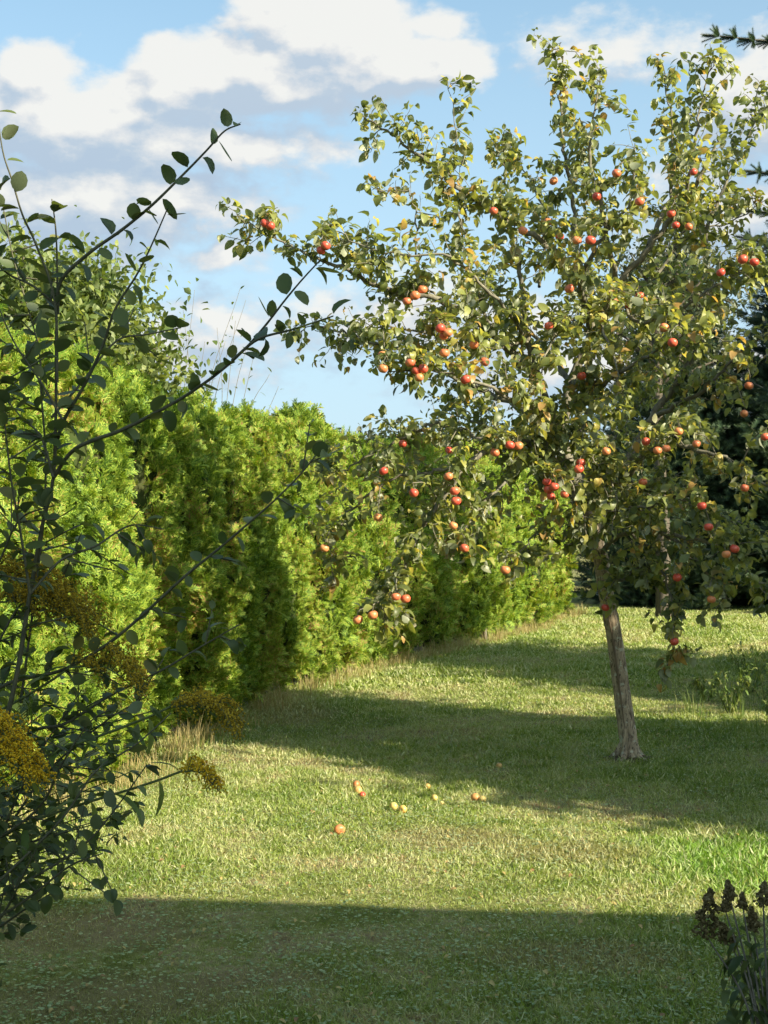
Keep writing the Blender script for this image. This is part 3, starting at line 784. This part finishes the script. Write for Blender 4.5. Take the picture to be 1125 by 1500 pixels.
# and the fruit hangs on the outside of the foliage
rel = mid[:, None] - np.array(apos)[None]; fr = (rel[..., 1] < .03) & (rel[..., 1] > -.45) & (np.hypot(rel[..., 0], rel[..., 2]) < .040)
k &= ~(fr.any(1) & (rs.random(len(k)) < .40))
leafT, leafD = leafT[k], leafD[k]; n = len(leafT)
print('apple leaves', n)
mb = MB(); tpls = [leaf_tpl(.44, c_, f_, p_, wave=w_) for c_, f_, p_, w_ in ((1.0, .3, .28, .0), (1.6, .5, .25, .01), (2.3, .6, .25, .02), (1.5, .9, .3, .02), (.6, .25, .25, .01))]
kk = rs.integers(0, 5, n); up = rs.normal(size=(n, 3)) * .45 + np.array([0, 0, 1.])
sz = .098 * (.55 + .65 * rs.random(n)); Mx = frames(leafD, up, sz)
for q_ in range(5): mb.inst(tpls[q_][0], tpls[q_][1], Mx[kk == q_], leafT[kk == q_])
mb.build('leaves', M_apple_leaf, tree)
tw.build('twigs', M_limb, tree)
# bare earth and litter ring at the trunk foot
mb = MB(); th = np.linspace(0, 6.283, 24, endpoint=False)
ring = [np.stack([tb[0] + rr * np.cos(th) * (1.3 + .2 * np.sin(3 * th)), tb[1] + rr * np.sin(th), gz(tb[0] + rr * np.cos(th), tb[1] + rr * np.sin(th)) + zz], -1) for rr, zz in ((.03, .03), (.09, .018), (.14, .006), (.20, -.012))]
V = np.vstack(ring); q = [(a * 24 + j, a * 24 + (j + 1) % 24, (a + 1) * 24 + (j + 1) % 24, (a + 1) * 24 + j) for a in range(3) for j in range(24)]
mb.add(V, [np.array(q)]); mb.build('bare_soil', M_soil, kind='structure')

# ------------------------------------------------------------ windfalls
def windfall(px, py, m_, label, r=.036, dirx=0.3, name='fallen_apple'):
    y = EYE * F / (py + 9 - 770); p = P(px, py, y); z = gz(p[0], y) + r * .8
    base = np.array([p[0], y, z]); til = Matrix.Rotation(1.1 + random.random(), 3, 'X') @ Matrix.Rotation(random.random() * 6, 3, 'Y')
    mb = MB(); k = random.randrange(4); mb.inst(APT[k][0], APT[k][1], (np.array(til) * r)[None], base[None])
    o = mb.build(name, m_, loc=(p[0], y, z - r), label=label, cat='apple', group='fallen apples on the lawn')
    top = base + np.array(til @ Vector((0, 0, .6 * r))); e = base + np.array(til @ Vector((.1 * r, 0, 1.5 * r)))
    mb = MB(); mb.tube([top, (top + e) / 2, e], [.0018, .0016, .0014], 5); mb.build('stalk', M_limb, o)
for a in [(522, 1149, M_windfall, 'small orange fallen apple at the top of the left cluster on the grass', .030),
          (524, 1160, M_windfall, 'orange fallen apple in the middle of the left cluster on the grass', .038),
          (531, 1166, M_apple, 'half hidden red fallen apple, lowest in the left cluster', .028),
          (497, 1218, M_windfall, 'single orange fallen apple lying nearest the camera on sunlit grass', .038),
          (576, 1184, M_yellow_apple, 'left one of the pale yellow apple pair on the sunlit grass', .034),
          (590, 1188, M_yellow_apple, 'right one of the pale yellow apple pair on the sunlit grass', .032),
          (626, 1148, M_yellow_apple, 'small pale yellow apple lying farther back than the yellow pair', .026),
          (636, 1168, M_yellow_apple, 'pale yellow apple between the yellow pair and the right orange apple', .028),
          (647, 1175, M_yellow_apple, 'tiny dull yellow apple beside a slightly larger pale one', .018),
          (696, 1167, M_windfall, 'orange fallen apple in the right cluster touching a yellow one', .036),
          (707, 1168, M_yellow_apple, 'yellow fallen apple at the right side of the right cluster', .030),
          (731, 1112, M_windfall, 'dull fallen apple lying in the tree shade behind the others', .030),
          (1079, 1214, M_yellow_apple, 'small yellow apple lying alone in the long grass at right', .022)]:
    windfall(*a[:4], a[4] * .76)


# ------------------------------------------------------------ foreground shrub
SHL = leaf_tpl(.58, .35, .28, .1, st=((0, 0), (.12, .6), (.35, 1), (.62, .98), (.86, .6)))
SHL2 = leaf_tpl(.55, .8, .5, .1, st=((0, 0), (.12, .6), (.35, 1), (.62, .98), (.86, .6)), wave=.02)
SHL3 = leaf_tpl(.62, -.25, .15, .1, st=((0, 0), (.12, .6), (.35, 1), (.62, .98), (.86, .6)))
shrub = empty('shrub', (-1.4, 3.1, 0), label='dark leggy shrub with round leaves in the near left corner', cat='shrub')
SH = [  # traced stems: pixel points, near depth, far depth, bare start fraction
 ([(-150,1460),(-70,1270),(10,1050),(44,870),(62,770),(78,700),(82,595),(82,505),(84,417),(82,341),(76,292)], 3.2, 3.1),
 ([(84,560),(80,440),(53,359),(33,315),(18,265),(4,221),(-6,150)], 3.1, 3.0),
 ([(84,460),(89,412),(129,372),(178,337),(222,301),(267,257),(302,221),(329,192),(352,182)], 3.1, 2.9),
 ([(80,660),(93,617),(124,563),(151,505),(169,452),(200,403),(222,359),(249,297)], 3.15, 3.0),
 ([(78,700),(111,657),(178,630),(231,603),(276,577),(320,546),(356,514),(387,479),(418,439),(444,408),(470,380)], 3.15, 2.8),
 ([(340,528),(378,497),(427,483),(488,463)], 2.9, 2.8),
 ([(-60,1080),(0,1007),(90,982),(155,945),(210,900),(270,845),(325,800),(360,770),(400,735),(440,695),(468,660)], 3.3, 3.1),
 ([(-60,1190),(35,1080),(95,1060),(160,1020),(240,980),(290,950),(350,915)], 3.3, 3.3),
 ([(-120,1400),(10,1280),(90,1200),(140,1130),(200,1090),(250,1045)], 3.0, 3.1),
 ([(30,1030),(60,800),(67,680),(60,572),(58,519),(44,461),(20,380),(4,300)], 3.3, 3.3),
 ([(44,870),(30,780),(16,700),(4,600),(-10,520)], 3.1, 3.0),
 ([(75,612),(120,560),(170,500),(215,490),(265,480)], 3.2, 3.3),
 ([(44,870),(90,820),(140,800),(190,770),(240,775)], 3.1, 3.2),
 ([(20,1200),(70,1130),(150,1060),(215,1020)], 3.4, 3.4),
 ([(-110,1370),(40,1290),(120,1240),(165,1190),(215,1120)], 3.2, 3.2),
 ([(-140,1420),(20,1330),(100,1270),(150,1250)], 3.1, 3.0),
 ([(-30,1300),(20,1180),(60,1100),(120,1010)], 3.3, 3.3),
 ([(-70,1270),(50,1190),(90,1120),(130,1060),(160,1040)], 3.2, 3.1),
 ([(-30,1000),(20,900),(60,860),(110,840)], 3.3, 3.4),
 ([(-40,900),(0,820),(30,760),(80,740)], 3.2, 3.1),
 ([(78,700),(60,640),(30,610),(-10,560)], 3.1, 3.2),
 ([(84,450),(50,420),(10,400),(-20,370)], 3.1, 3.1),
 ([(-50,1420),(10,1330),(30,1290),(60,1230)], 3.1, 3.0),
 ([(-140,1440),(-20,1370),(40,1330),(90,1300)], 3.2, 3.1),
 ([(93,617),(60,560),(20,500),(-10,430)], 3.1, 3.1),
]
sT, sD = [], []
sm = MB()
for si, (pp, ya, yb) in enumerate(SH):
    n = len(pp); raw = np.array([P(a, b_, ya + (yb - ya) * i / (n - 1)) for i, (a, b_) in enumerate(pp)])
    pts = cat(raw, 7); Ltot = np.sum(np.linalg.norm(np.diff(pts, axis=0), axis=1))
    r0 = .0075 if si == 0 else (.0048 if si in (2, 3, 4, 6, 7) else .0035)
    sm.tube(pts, np.linspace(r0, .0014, len(pts)), 6, rough=.1)
    S = np.concatenate([[0], np.cumsum(np.linalg.norm(np.diff(pts, axis=0), axis=1))]); s = .10 * Ltot if si else .30; sd = 1
    while s <= Ltot:
        p = np.array([np.interp(s, S, pts[:, c_]) for c_ in range(3)]); k = min(int(np.searchsorted(S, s)), len(pts) - 1); d = pts[k] - pts[k - 1]; d /= np.linalg.norm(d) + 1e-9
        o = np.cross(d, [0, -1, 0]) * sd; o = o / np.linalg.norm(o) + rs.normal(0, .45, 3); sd = -sd
        low = p[2] < 1.6
        for _ in range(2 if rs.random() < (.5 if low else .3) else 1):
            sT.append(p); sD.append(d * .55 + o + rs.normal(0, .2, 3) + np.array([0, 0, -.05]))
        if si > 5 or low:
            if rs.random() < .35:
                q_ = o + d * .8; q_ /= np.linalg.norm(q_); ln = .05 + .08 * rs.random(); sp2 = np.array([p, p + q_ * ln * .5, p + q_ * ln]); sm.tube(sp2, [.0022, .0018, .0014], 4)
                for f_ in (.45, .75, 1.0): sT.append(p + q_ * ln * f_); sD.append(q_ + rs.normal(0, .7, 3))
        s += (.030 if not low else .033) * (.7 + .6 * rs.random())
sT, sD = np.array(sT), np.array(sD); n = len(sT); kk = rs.integers(0, 3, n)
Mx = frames(sD * [1, 1, .8], rs.normal(size=(n, 3)) * .38 + np.array([0, -.05, 1.]), .050 * np.where(sT[:, 2] < 1.55, .82, 1.) * (.62 + .55 * rs.random(n)))
mb = MB()
for q_, tp in enumerate((SHL, SHL2, SHL3)): mb.inst(tp[0], tp[1], Mx[kk == q_], sT[kk == q_])
mb.build('leaves', M_shrub_leaf, shrub); sm.build('stems', M_twig, shrub)

# denser low growth in the corner: a second shrub with narrower leaves
low = empty('leafy_bush', (-1.1, 3.6, 0), label='dense low bush of small dark leaves filling the bottom left corner', cat='bush')
sT, sD = [], []; sm = MB()
for i in range(38):
    y = 3.5 + rs.random() * .5; x0, x1 = rs.uniform(-330, -150), rs.uniform(-60, 235)
    topy = 1370 - (x1 + 40) * .0 - rs.random() * 420; topy = max(topy, 960 + max(0, x1 - 150) * .9)
    if x1 > 110: topy = min(topy, 1290 - (x1 - 110) * 1.2)
    a = P(x0, 1500, y); b_ = P(x1, topy, y - .1); m_ = (a + b_) / 2 + np.array([-.05, 0, .12]); pts = cat([a, m_, b_], 9)
    sm.tube(pts, np.linspace(.004, .0012, len(pts)), 5)
    for k in range(5, len(pts)):
        for _ in range(3): sT.append(pts[k] + rs.normal(0, .012, 3)); sD.append(rs.normal(size=3) * [1, 1, .7] + (pts[k] - pts[k - 1]) * 10)
sT, sD = np.array(sT), np.array(sD); n = len(sT)
LB = leaf_tpl(.36, .8, .3, .1)
mb = MB(); mb.inst(LB[0], LB[1], frames(sD, rs.normal(size=(n, 3)) * .5 + np.array([0, 0, 1.]), .058 * (.5 + .7 * rs.random(n))), sT)
mb.build('leaves', M_shrub_leaf, low); sm.build('stems', M_twig, low)


# ------------------------------------------------------------ goldenrod
FL = ico(1)
def goldenrod(tip, base_px, y, size, m_, label, dirx=1, n_side=16, droop=1.0):
    """tip: (px,py) end of the arching plume; base: pixel of the stem foot"""
    a = P(*base_px, y); t_ = P(*tip, y - .05); b0 = P(tip[0] - dirx * size * F / y * .9, tip[1] - size * F / y * .35 * droop, y)
    root = empty('goldenrod', tuple(a), label=label, cat='flower', group='goldenrods in front of the shrub')
    ax = cat([b0, (b0 + t_) / 2 + np.array([0, 0, size * .16 * droop]), t_], 8)
    st = cat([a, a * [.72, 1, .3] + b0 * [.28, 0, .7], b0], 10); mb = MB(); mb.tube(st, np.linspace(.0045, .0028, len(st)), 6)
    # narrow leaves up the stem
    mb.build('stem', M_stem, root)
    k = np.linspace(3, len(st) - 1, 34).astype(int); T = st[k]; D = rs.normal(size=(len(k), 3)) + np.array([0, 0, .4])
    LN = leaf_tpl(.2, .9, .3, .03); mb = MB(); mb.inst(LN[0], LN[1], frames(D, np.tile([0, 0, 1.], (len(k), 1)), .07 + .03 * rs.random(len(k))), T); mb.build('leaves', M_weed, root)
    mb = MB(); pl = MB(); n = 0; T, S_, N_ = [], [], []
    pl.tube(ax, np.linspace(.0025, .001, len(ax)), 5)
    for i in range(n_side):
        t = (i + .5) / n_side; p = ax[int(t * (len(ax) - 1))]; d = ax[min(int(t * (len(ax) - 1)) + 1, len(ax) - 1)] - p; d /= np.linalg.norm(d) + 1e-9
        L = size * .52 * math.sin(math.pi * (.15 + .8 * t)) * (.7 + .6 * rs.random())
        for s_ in (-1, 1):
            o = np.array([d[0] * .9, s_ * .6, .15]) + rs.normal(0, .32, 3); o /= np.linalg.norm(o)
            bp = cat([p, p + o * L * .5 + [0, 0, .012], p + o * L + [0, 0, -.5 * L * droop]], 4); pl.tube(bp, np.linspace(.0012, .0006, len(bp)), 4)
            m2 = int(max(7, L / .0018))
            for q_ in range(m2):
                f_ = .12 + .88 * q_ / m2; c_ = bp[min(int(f_ * (len(bp) - 1)), len(bp) - 2)]; e_ = bp[min(int(f_ * (len(bp) - 1)) + 1, len(bp) - 1)]; fr_ = f_ * (len(bp) - 1) % 1
                T.append(c_ * (1 - fr_) + e_ * fr_ + rs.normal(0, .0036, 3) + [0, 0, .003]); S_.append(.0012 + .0013 * rs.random())
    T = np.array(T); D = unit(len(T)); mb.inst(FL[0] * [1, 1.5, 1], FL[1], frames(D, unit(len(T)), np.array(S_)), T)
    mb.build('flower_plume', m_, root, smooth=False); pl.build('flower_stalks', M_stem, root)
goldenrod((135, 935), (-230, 1560), 3.30, .24, M_gold_old, 'faded brownish yellow goldenrod plume, highest of the goldenrods at the left edge', n_side=34)
goldenrod((95, 905), (-250, 1560), 3.36, .28, M_gold_old, 'faded goldenrod plume behind and above the highest front one', n_side=30)
goldenrod((212, 1020), (-200, 1560), 3.25, .19, M_gold_old, 'small dull goldenrod plume right of the highest one, among shrub leaves', n_side=18)
goldenrod((60, 1150), (-250, 1560), 3.05, .17, M_gold, 'bright yellow goldenrod plume cut by the left photo edge', n_side=30)
goldenrod((35, 1100), (-250, 1560), 3.10, .15, M_gold, 'bright yellow goldenrod plume just above the one cut by the photo edge', n_side=24)
goldenrod((343, 1072), (-180, 1560), 3.20, .16, M_gold_old, 'brown tinted goldenrod plume farthest right, above the yellow hanging tip', n_side=24)
goldenrod((322, 1160), (-160, 1560), 3.22, .10, M_gold, 'small golden yellow drooping goldenrod tip in front of sunlit lawn', n_side=16, droop=1.3)

# ------------------------------------------------------------ plant with spent flower heads, near right
sp_root = empty('spent_flower_plant', (1.0, 2.9, 0), label='dark plant with brown dried conical flower heads in the near right corner', cat='plant')
heads = [((1036, 1372), (1040, 1302), 3.0, .030), ((1070, 1318), (1066, 1290), 3.0, .015), ((1088, 1330), (1087, 1308), 3.0, .011), ((1062, 1332), (1064, 1318), 3.0, .013),
         ((1118, 1325), (1120, 1292), 2.95, .018), ((1104, 1362), (1100, 1328), 3.05, .018), ((1070, 1380), (1058, 1352), 3.1, .022), ((1142, 1350), (1138, 1300), 3.0, .02)]
stm = MB(); lv = []; fork = P(1112, 1500, 3.0)
for (b_, t_, y, w_) in heads:
    pb, pt = P(*b_, y), P(*t_, y - .01)
    st = cat([P(1125 + (b_[0] - 1060) * .2, 1640, 3.0), P(1105 + (b_[0] - 1060) * .35, 1480, 3.0), pb], 8); stm.tube(st, np.linspace(.0035, .0016, len(st)), 6)
    w_ *= .85; n = int(430 * (w_ / .02) ** 1.2); t = rs.random(n) ** .8; a = rs.random(n) * 6.283
    prof = w_ * (np.interp(t, [0, .15, .5, .75, 1], [.55, 1, .85, .5, .12])) * (1 + .35 * np.sin(t * 19 + 2 * np.cos(a))) * (.55 + .5 * rs.random(n))
    T = pb + (pt - pb) * t[:, None] + np.stack([np.cos(a) * prof, np.sin(a) * prof, -.25 * prof], -1)
    mb = MB(); mb.inst(FL[0] * [.8, 1.5, .7], FL[1], frames(unit(n) + np.array([0, 0, .6]), unit(n), .0022 + .0017 * rs.random(n)), T)
    mb.build('flower_head', M_seed, sp_root, smooth=False)
    for k in range(6, len(st) - 2, 1):
        if rs.random() < .5:
            for s_ in (-1, 1): lv.append((st[k], np.array([s_ * .8, rs.normal(0, .5), -.25])))
for _ in range(80):
    k = P(rs.uniform(1060, 1165), rs.uniform(1400, 1560), 2.95 + .25 * rs.random()); lv.append((k, rs.normal(size=3) * [1, 1, .6] + [0, 0, -.1]))
T = np.array([a for a, b_ in lv]); D = np.array([b_ for a, b_ in lv]); LL = leaf_tpl(.30, 1.2, .45, .08, wave=.03)
mb = MB(); mb.inst(LL[0], LL[1], frames(D, np.tile([0, -.2, 1.], (len(T), 1)) + unit(len(T)) * .3, .038 + .036 * rs.random(len(T))), T); mb.build('leaves', M_shrub_leaf, sp_root)
stm.build('stems', M_dark_bark, sp_root)

# ------------------------------------------------------------ right-hand weeds beyond the tree
for i, (x, y, h, lab) in enumerate([(2.9, 11.9, .75, 'tall pale green weed nearest the shaded lawn at right'), (3.35, 12.4, .95, 'tallest leafy weed clump at the right edge of the lawn'), (3.5, 13.6, .8, 'leafy weed clump behind the tallest one at right'), (2.95, 13.0, .5, 'short weed clump leftmost at the right edge of the lawn'), (3.1, 11.2, .35, 'low weed clump closest to the camera at the right edge'), (3.9, 12.9, 1.0, 'weed clump farthest right beside the spruce')]):
    root = empty('weed_clump', (x, y, float(gz(x, y))), label=lab, cat='weed', group='weeds at the right edge of the lawn')
    sm = MB(); T, D = [], []
    for k in range(11):
        a = rs.random() * 6.283; b0 = np.array([x + .012 * math.cos(a), y + .012 * math.sin(a), gz(x, y) - .01]); hh = h * .55 * (.5 + .6 * rs.random())
        e = b0 + np.array([math.cos(a) * .25 * h, math.sin(a) * .25 * h, hh]); pts = cat([b0, (b0 + e) / 2 + [0, 0, .06], e], 6); sm.tube(pts, np.linspace(.004, .001, len(pts)), 4)
        for q_ in range(2, len(pts)):
            for _ in range(2): T.append(pts[q_]); D.append(rs.normal(size=3) + np.array([0, 0, .2]))
    T, D = np.array(T), np.array(D); LN = leaf_tpl(.26, 1.0, .3, .05)
    mb = MB(); mb.inst(LN[0], LN[1], frames(D, np.tile([0, 0, 1.], (len(T), 1)), .04 + .04 * rs.random(len(T))), T); mb.build('leaves', M_weed, root); sm.build('stems', M_stem, root)
# scattered seed stalks in the lawn
mb = MB()
for (x, y, n, h) in [(1.9, 7.6, 7, .16), (2.1, 7.3, 9, .18), (1.2, 7.9, 6, .10), (1.0, 7.75, 5, .10), (1.9, 6.6, 12, .12), (1.75, 6.9, 12, .12), (2.0, 6.2, 12, .12), (1.5, 6.5, 12, .09), (2.9, 10.9, 20, .25), (3.2, 10.6, 20, .3), (2.6, 11.6, 20, .25), (2.5, 12.2, 20, .22), (3.0, 12.6, 20, .3)]:
    for _ in range(3): tuft(mb, x + rs.normal(0, .15), y + rs.normal(0, .15), n, h, .15, .7)
mb.build('long_grass', M_weed, smooth=False, kind='stuff', label='longer grass tufts at the right side of the lawn', cat='grass')

# ------------------------------------------------------------ conifers
spruce((6.0, 14.6, 0), 12.5, 2.75, 1.3, 150, NT1, .16, 31, 'dark spruce close to the right edge with twigs reaching into the sky', step=.10, trunk_r=.16,
       special=[(np.array([6.0, 14.6, 6.6]), P(1026, 50, 13.6)), (np.array([6.0, 14.6, 5.6]), P(1112, 165, 13.6)), (np.array([6.0, 14.6, 5.2]), P(1092, 250, 13.8)), (np.array([6.0, 14.6, 4.8]), P(1068, 305, 13.8)), (np.array([6.0, 14.6, 4.2]), P(1078, 345, 14.))])
for i, (x, y, H, rb, nb, lab) in enumerate([
        (6.0, 28.8, 6.9, 2.3, 330, 'leftmost of the dark spruces closing the far end of the lawn'),
        (8.4, 28.2, 8.2, 2.7, 380, 'second dark spruce from the left at the far end of the lawn'),
        (10.4, 27.2, 9.5, 3.0, 380, 'tall dark spruce at the far right end of the lawn'),
        (13.5, 27.5, 10.5, 3.2, 200, 'outermost spruce beyond the right edge of the lawn')]):
    spruce((x, y, 0), H, rb, .15, nb, NTC, .30, 40 + i, lab, group='dark spruces at the end of the lawn', step=.20, trunk_r=.16, width=.55)

# grey bare lower trunk of a pine behind the apple tree
pine = empty('pine_tree', tuple(P(968, 868, 24.0) * [1, 1, 0]), label='grey trunked tree with high foliage standing behind the apple tree', cat='tree')
leaf_cluster_tree(pine, P(985, 440, 24) , (1.5, 1.4, 1.2), [P(972, 905, 24) * [1, 1, 0], P(970, 760, 24), P(963, 600, 24), P(962, 420, 24), P(965, 380, 24)], .14, M_dark_decid, M_pine_bark, 110, 40, .10, seed=9)

# ------------------------------------------------------------ trees behind the hedge
wl = empty('willow_tree', (-5.6, 15.0, 0), label='light green leafy tree rising behind the hedge at the left', cat='tree')
leaf_cluster_tree(wl, (-4.1, 14.5, 3.1), (1.95, 1.6, 1.25), [(-4.6, 15, 0), (-4.5, 15, 1.2), (-4.2, 14.9, 2.6), (-4.0, 14.8, 3.6)], .14, M_decid, M_limb, 760, 105, .095, .42, 3, .1, 12)
wl.location = (-4.6, 15, 0)
for ch in wl.children: ch.location = (-5.6 + 4.6, 0, 0)
# whippy shoots above the hedge
wp = empty('sucker_shoots', (-1.9, 15.2, 0), label='thin bare shoots sticking up above the hedge top right of the leafy tree', cat='shrub')
sm = MB(); T, D = [], []
for (bx, by, tx, ty) in [(270, 600, 285, 425), (300, 600, 352, 422), (310, 610, 360, 440), (330, 610, 345, 470), (350, 620, 372, 520), (290, 600, 300, 500), (380, 640, 408, 566), (325, 600, 318, 480), (360, 620, 395, 548), (305, 600, 330, 500), (280, 580, 268, 450), (340, 600, 362, 505)]:
    a, b_ = P(bx, 780, 15.2), P(tx, ty, 15.2); a = np.array([-1.9 + rs.normal(0, .008), 15.2, .0]); pts = cat([a, a + [(bx - 320) * .002, 0, 1.0], P(bx, by, 15.2), b_], 10); sm.tube(pts, np.linspace(.007, .002, len(pts)), 4)
    for q_ in range(8, len(pts)):
        if rs.random() < (.9 if q_ < 16 else .45):
            for _ in range(3 if q_ < 15 else 1): T.append(pts[q_] + rs.normal(0, .03, 3)); D.append(rs.normal(size=3))
T, D = np.array(T), np.array(D); LN = leaf_tpl(.34, .6, .2, .08); mb = MB(); mb.inst(LN[0], LN[1], frames(D, np.tile([0, 0, 1.], (len(T), 1)), .05 + .04 * rs.random(len(T))), T)
mb.build('leaves', M_decid, wp); sm.build('stems', M_limb, wp)

far = [((0.2, 34), 3.9, 1.9, 'dark grey green tree showing above the hedge, leftmost of the far trees'),
       ((3.2, 36), 4.2, 2.1, 'dark far tree behind the hedge left of the apple trunk'),
       ((6.3, 38), 4.0, 2.3, 'dark far tree behind the middle of the apple crown'),
       ((9.4, 37), 3.6, 2.2, 'low dark far tree between the apple tree and the spruces'),
       ((-1.9, 37), 3.1, 1.8, 'low dark far tree hidden behind the hedge top')]
for i, ((x, y), H, rr, lab) in enumerate(far):
    root = empty('deciduous_tree', (x, y, 0), label=lab, cat='tree', group='far trees beyond the hedge')
    leaf_cluster_tree(root, (x, y, H * .62), (rr, rr * .8, H * .40), [(x, y, 0), (x + .1, y, H * .3), (x, y, H * .6), (x + .1, y, H * .8)], .16, M_dark_decid, M_dark_bark, 210, 46, .16, .55, 60 + i, .3, 8)
# slim pole in the far gap
pole = empty('pole', tuple(P(877, 820, 31) * [1, 1, 0]), label='thin pale metal pole in the distance behind the apple tree', cat='pole')
mb = MB(); q0 = P(877, 820, 31) * [1, 1, 0]; q1 = P(877, 500, 31); mb.tube([q0, (q0 + q1) / 2, q1], [.05, .045, .04], 8)
m_, N, b, out = mat('galvanised_metal'); tt = N.n('ShaderNodeTexCoord'); N.put(b.inputs['Base Color'], N.ramp(N.noise(tt.outputs['Object'], 9, 3), [(.3, (.34, .36, .36)), (.7, (.5, .52, .52))])); b.inputs['Metallic'].default_value = .5; b.inputs['Roughness'].default_value = .5
mb.build('shaft', m_, pole); mb = MB(); mb.inst(FL[0], FL[1], (np.eye(3) * .07)[None], (q1 + [0, 0, .06])[None]); mb.build('finial', m_, pole)

# ------------------------------------------------------------ what throws the shade from the right: garden trees and the house
for i, (x, y, H, rx, ry, lab) in enumerate([
        (7.9, 5.6, 5.4, 1.6, 1.6, 'round dense garden tree outside the right edge, nearer one'),
        (10.9, 9.6, 6.6, 1.9, 2.1, 'larger round garden tree outside the right edge, farther one')]):
    root = empty('garden_tree', (x, y, 0), label=lab, cat='tree', group='garden trees right of the lawn')
    leaf_cluster_tree(root, (x, y, H * .5), (rx, ry, H * .48), [(x, y, 0), (x, y, H * .3), (x + .1, y, H * .6), (x, y, H * .8)], .15, M_dark_decid, M_limb, 520, 60, .16, .6, 80 + i, .1, 9)

root = empty('columnar_tree', (5.7, 8.15, 0), label='tall narrow dense tree outside the right edge beside the round garden trees', cat='tree')
leaf_cluster_tree(root, (5.7, 8.15, 3.0), (.85, .85, 2.75), [(5.7, 8.15, 0), (5.7, 8.15, 1.8), (5.72, 8.15, 3.4), (5.7, 8.15, 5)], .12, M_dark_decid, M_limb, 420, 50, .14, .6, 91, .1, 9)
# house
hs = empty('house', (9.0, -2.0, 0), label='plain rendered house with a tiled roof behind and right of the camera', cat='house')
hs_loc = (9.0, -2.0, 0)
m_, N, b, out = mat('render_wall'); tt = N.n('ShaderNodeTexCoord'); nz = N.noise(tt.outputs['Object'], 14, 5)
N.put(b.inputs['Base Color'], N.ramp(nz, [(.3, (.50, .46, .38)), (.7, (.62, .58, .50))])); b.inputs['Roughness'].default_value = .9; M_wall = m_
m_, N, b, out = mat('roof_tiles'); tt = N.n('ShaderNodeTexCoord'); wv_ = N.n('ShaderNodeTexWave'); N.put(wv_.inputs['Vector'], tt.outputs['Object']); wv_.inputs['Scale'].default_value = 3
N.put(b.inputs['Base Color'], N.ramp(wv_.outputs['Fac'], [(.1, (.10, .04, .025)), (.6, (.26, .10, .06))])); b.inputs['Roughness'].default_value = .8; M_roof = m_
m_, N, b, out = mat('window_glass'); b.inputs['Base Color'].default_value = (.03, .04, .05, 1); b.inputs['Roughness'].default_value = .05; M_glass = m_
m_, N, b, out = mat('white_frame'); b.inputs['Base Color'].default_value = (.75, .75, .72, 1); b.inputs['Roughness'].default_value = .5; M_frame = m_
def box(mb, x0, x1, y0, y1, z0, z1):
    V = np.array([(x, y, z) for z in (z0, z1) for y in (y0, y1) for x in (x0, x1)]); mb.add(V, [np.array([(0, 2, 3, 1), (4, 5, 7, 6), (0, 1, 5, 4), (2, 6, 7, 3), (0, 4, 6, 2), (1, 3, 7, 5)])])
HX0, HX1, HY0, HY1, HZ = 2.7, 15.0, -8.0, 2.5, 3.0
mb = MB(); box(mb, HX0, HX1, HY0, HY1, 0, HZ)
my = (HY0 + HY1) / 2; RZ = HZ + 3.6
for x0, x1 in ((HX0, HX0 + .25), (HX1 - .25, HX1)):
    V = np.array([(x, y, z) for x in (x0, x1) for (y, z) in ((HY0, HZ + .002), (HY1, HZ + .002), (my, RZ - .1))]); mb.add(V, [np.array([(0, 1, 2), (3, 5, 4)]), np.array([(0, 3, 4, 1), (1, 4, 5, 2), (2, 5, 3, 0)])])
mb.build('wall', M_wall, hs, smooth=False)
mb = MB()
for s_, ye in ((1, HY1 + .3), (-1, HY0 - .3)):
    V = np.array([(x, y, z + o) for o in (0, .12) for x in (HX0 - .3, HX1 + .3) for (y, z) in ((ye, HZ - .06), (my, RZ))]); mb.add(V, [np.array([(0, 1, 3, 2), (4, 6, 7, 5), (0, 4, 5, 1), (2, 3, 7, 6), (0, 2, 6, 4), (1, 5, 7, 3)])])
mb.build('roof', M_roof, hs, smooth=False)
for (x, w_, z0, z1) in ((4.6, .6, .9, 2.2), (7.2, .6, .9, 2.2), (9.8, .9, .05, 2.2), (12.6, .6, .9, 2.2)):
    mb = MB(); box(mb, x - w_ - .08, x + w_ + .08, HY1 + .002, HY1 + .06, z1, z1 + .08); box(mb, x - w_ - .08, x + w_ + .08, HY1 + .002, HY1 + .06, z0 - .08, z0)
    box(mb, x - w_ - .08, x - w_, HY1 + .002, HY1 + .06, z0, z1); box(mb, x + w_, x + w_ + .08, HY1 + .002, HY1 + .06, z0, z1); box(mb, x - .03, x + .03, HY1 + .002, HY1 + .055, z0, z1)
    wf = mb.build('window', M_frame, hs, smooth=False); mb = MB(); box(mb, x - w_ + .001, x + w_ - .001, HY1 + .003, HY1 + .02, z0 + .001, z1 - .001); mb.build('pane', M_glass, wf, smooth=False)

hs.rotation_euler = (0, 0, R(-4.0)); hs.location = (9.0, -2.37, 0)
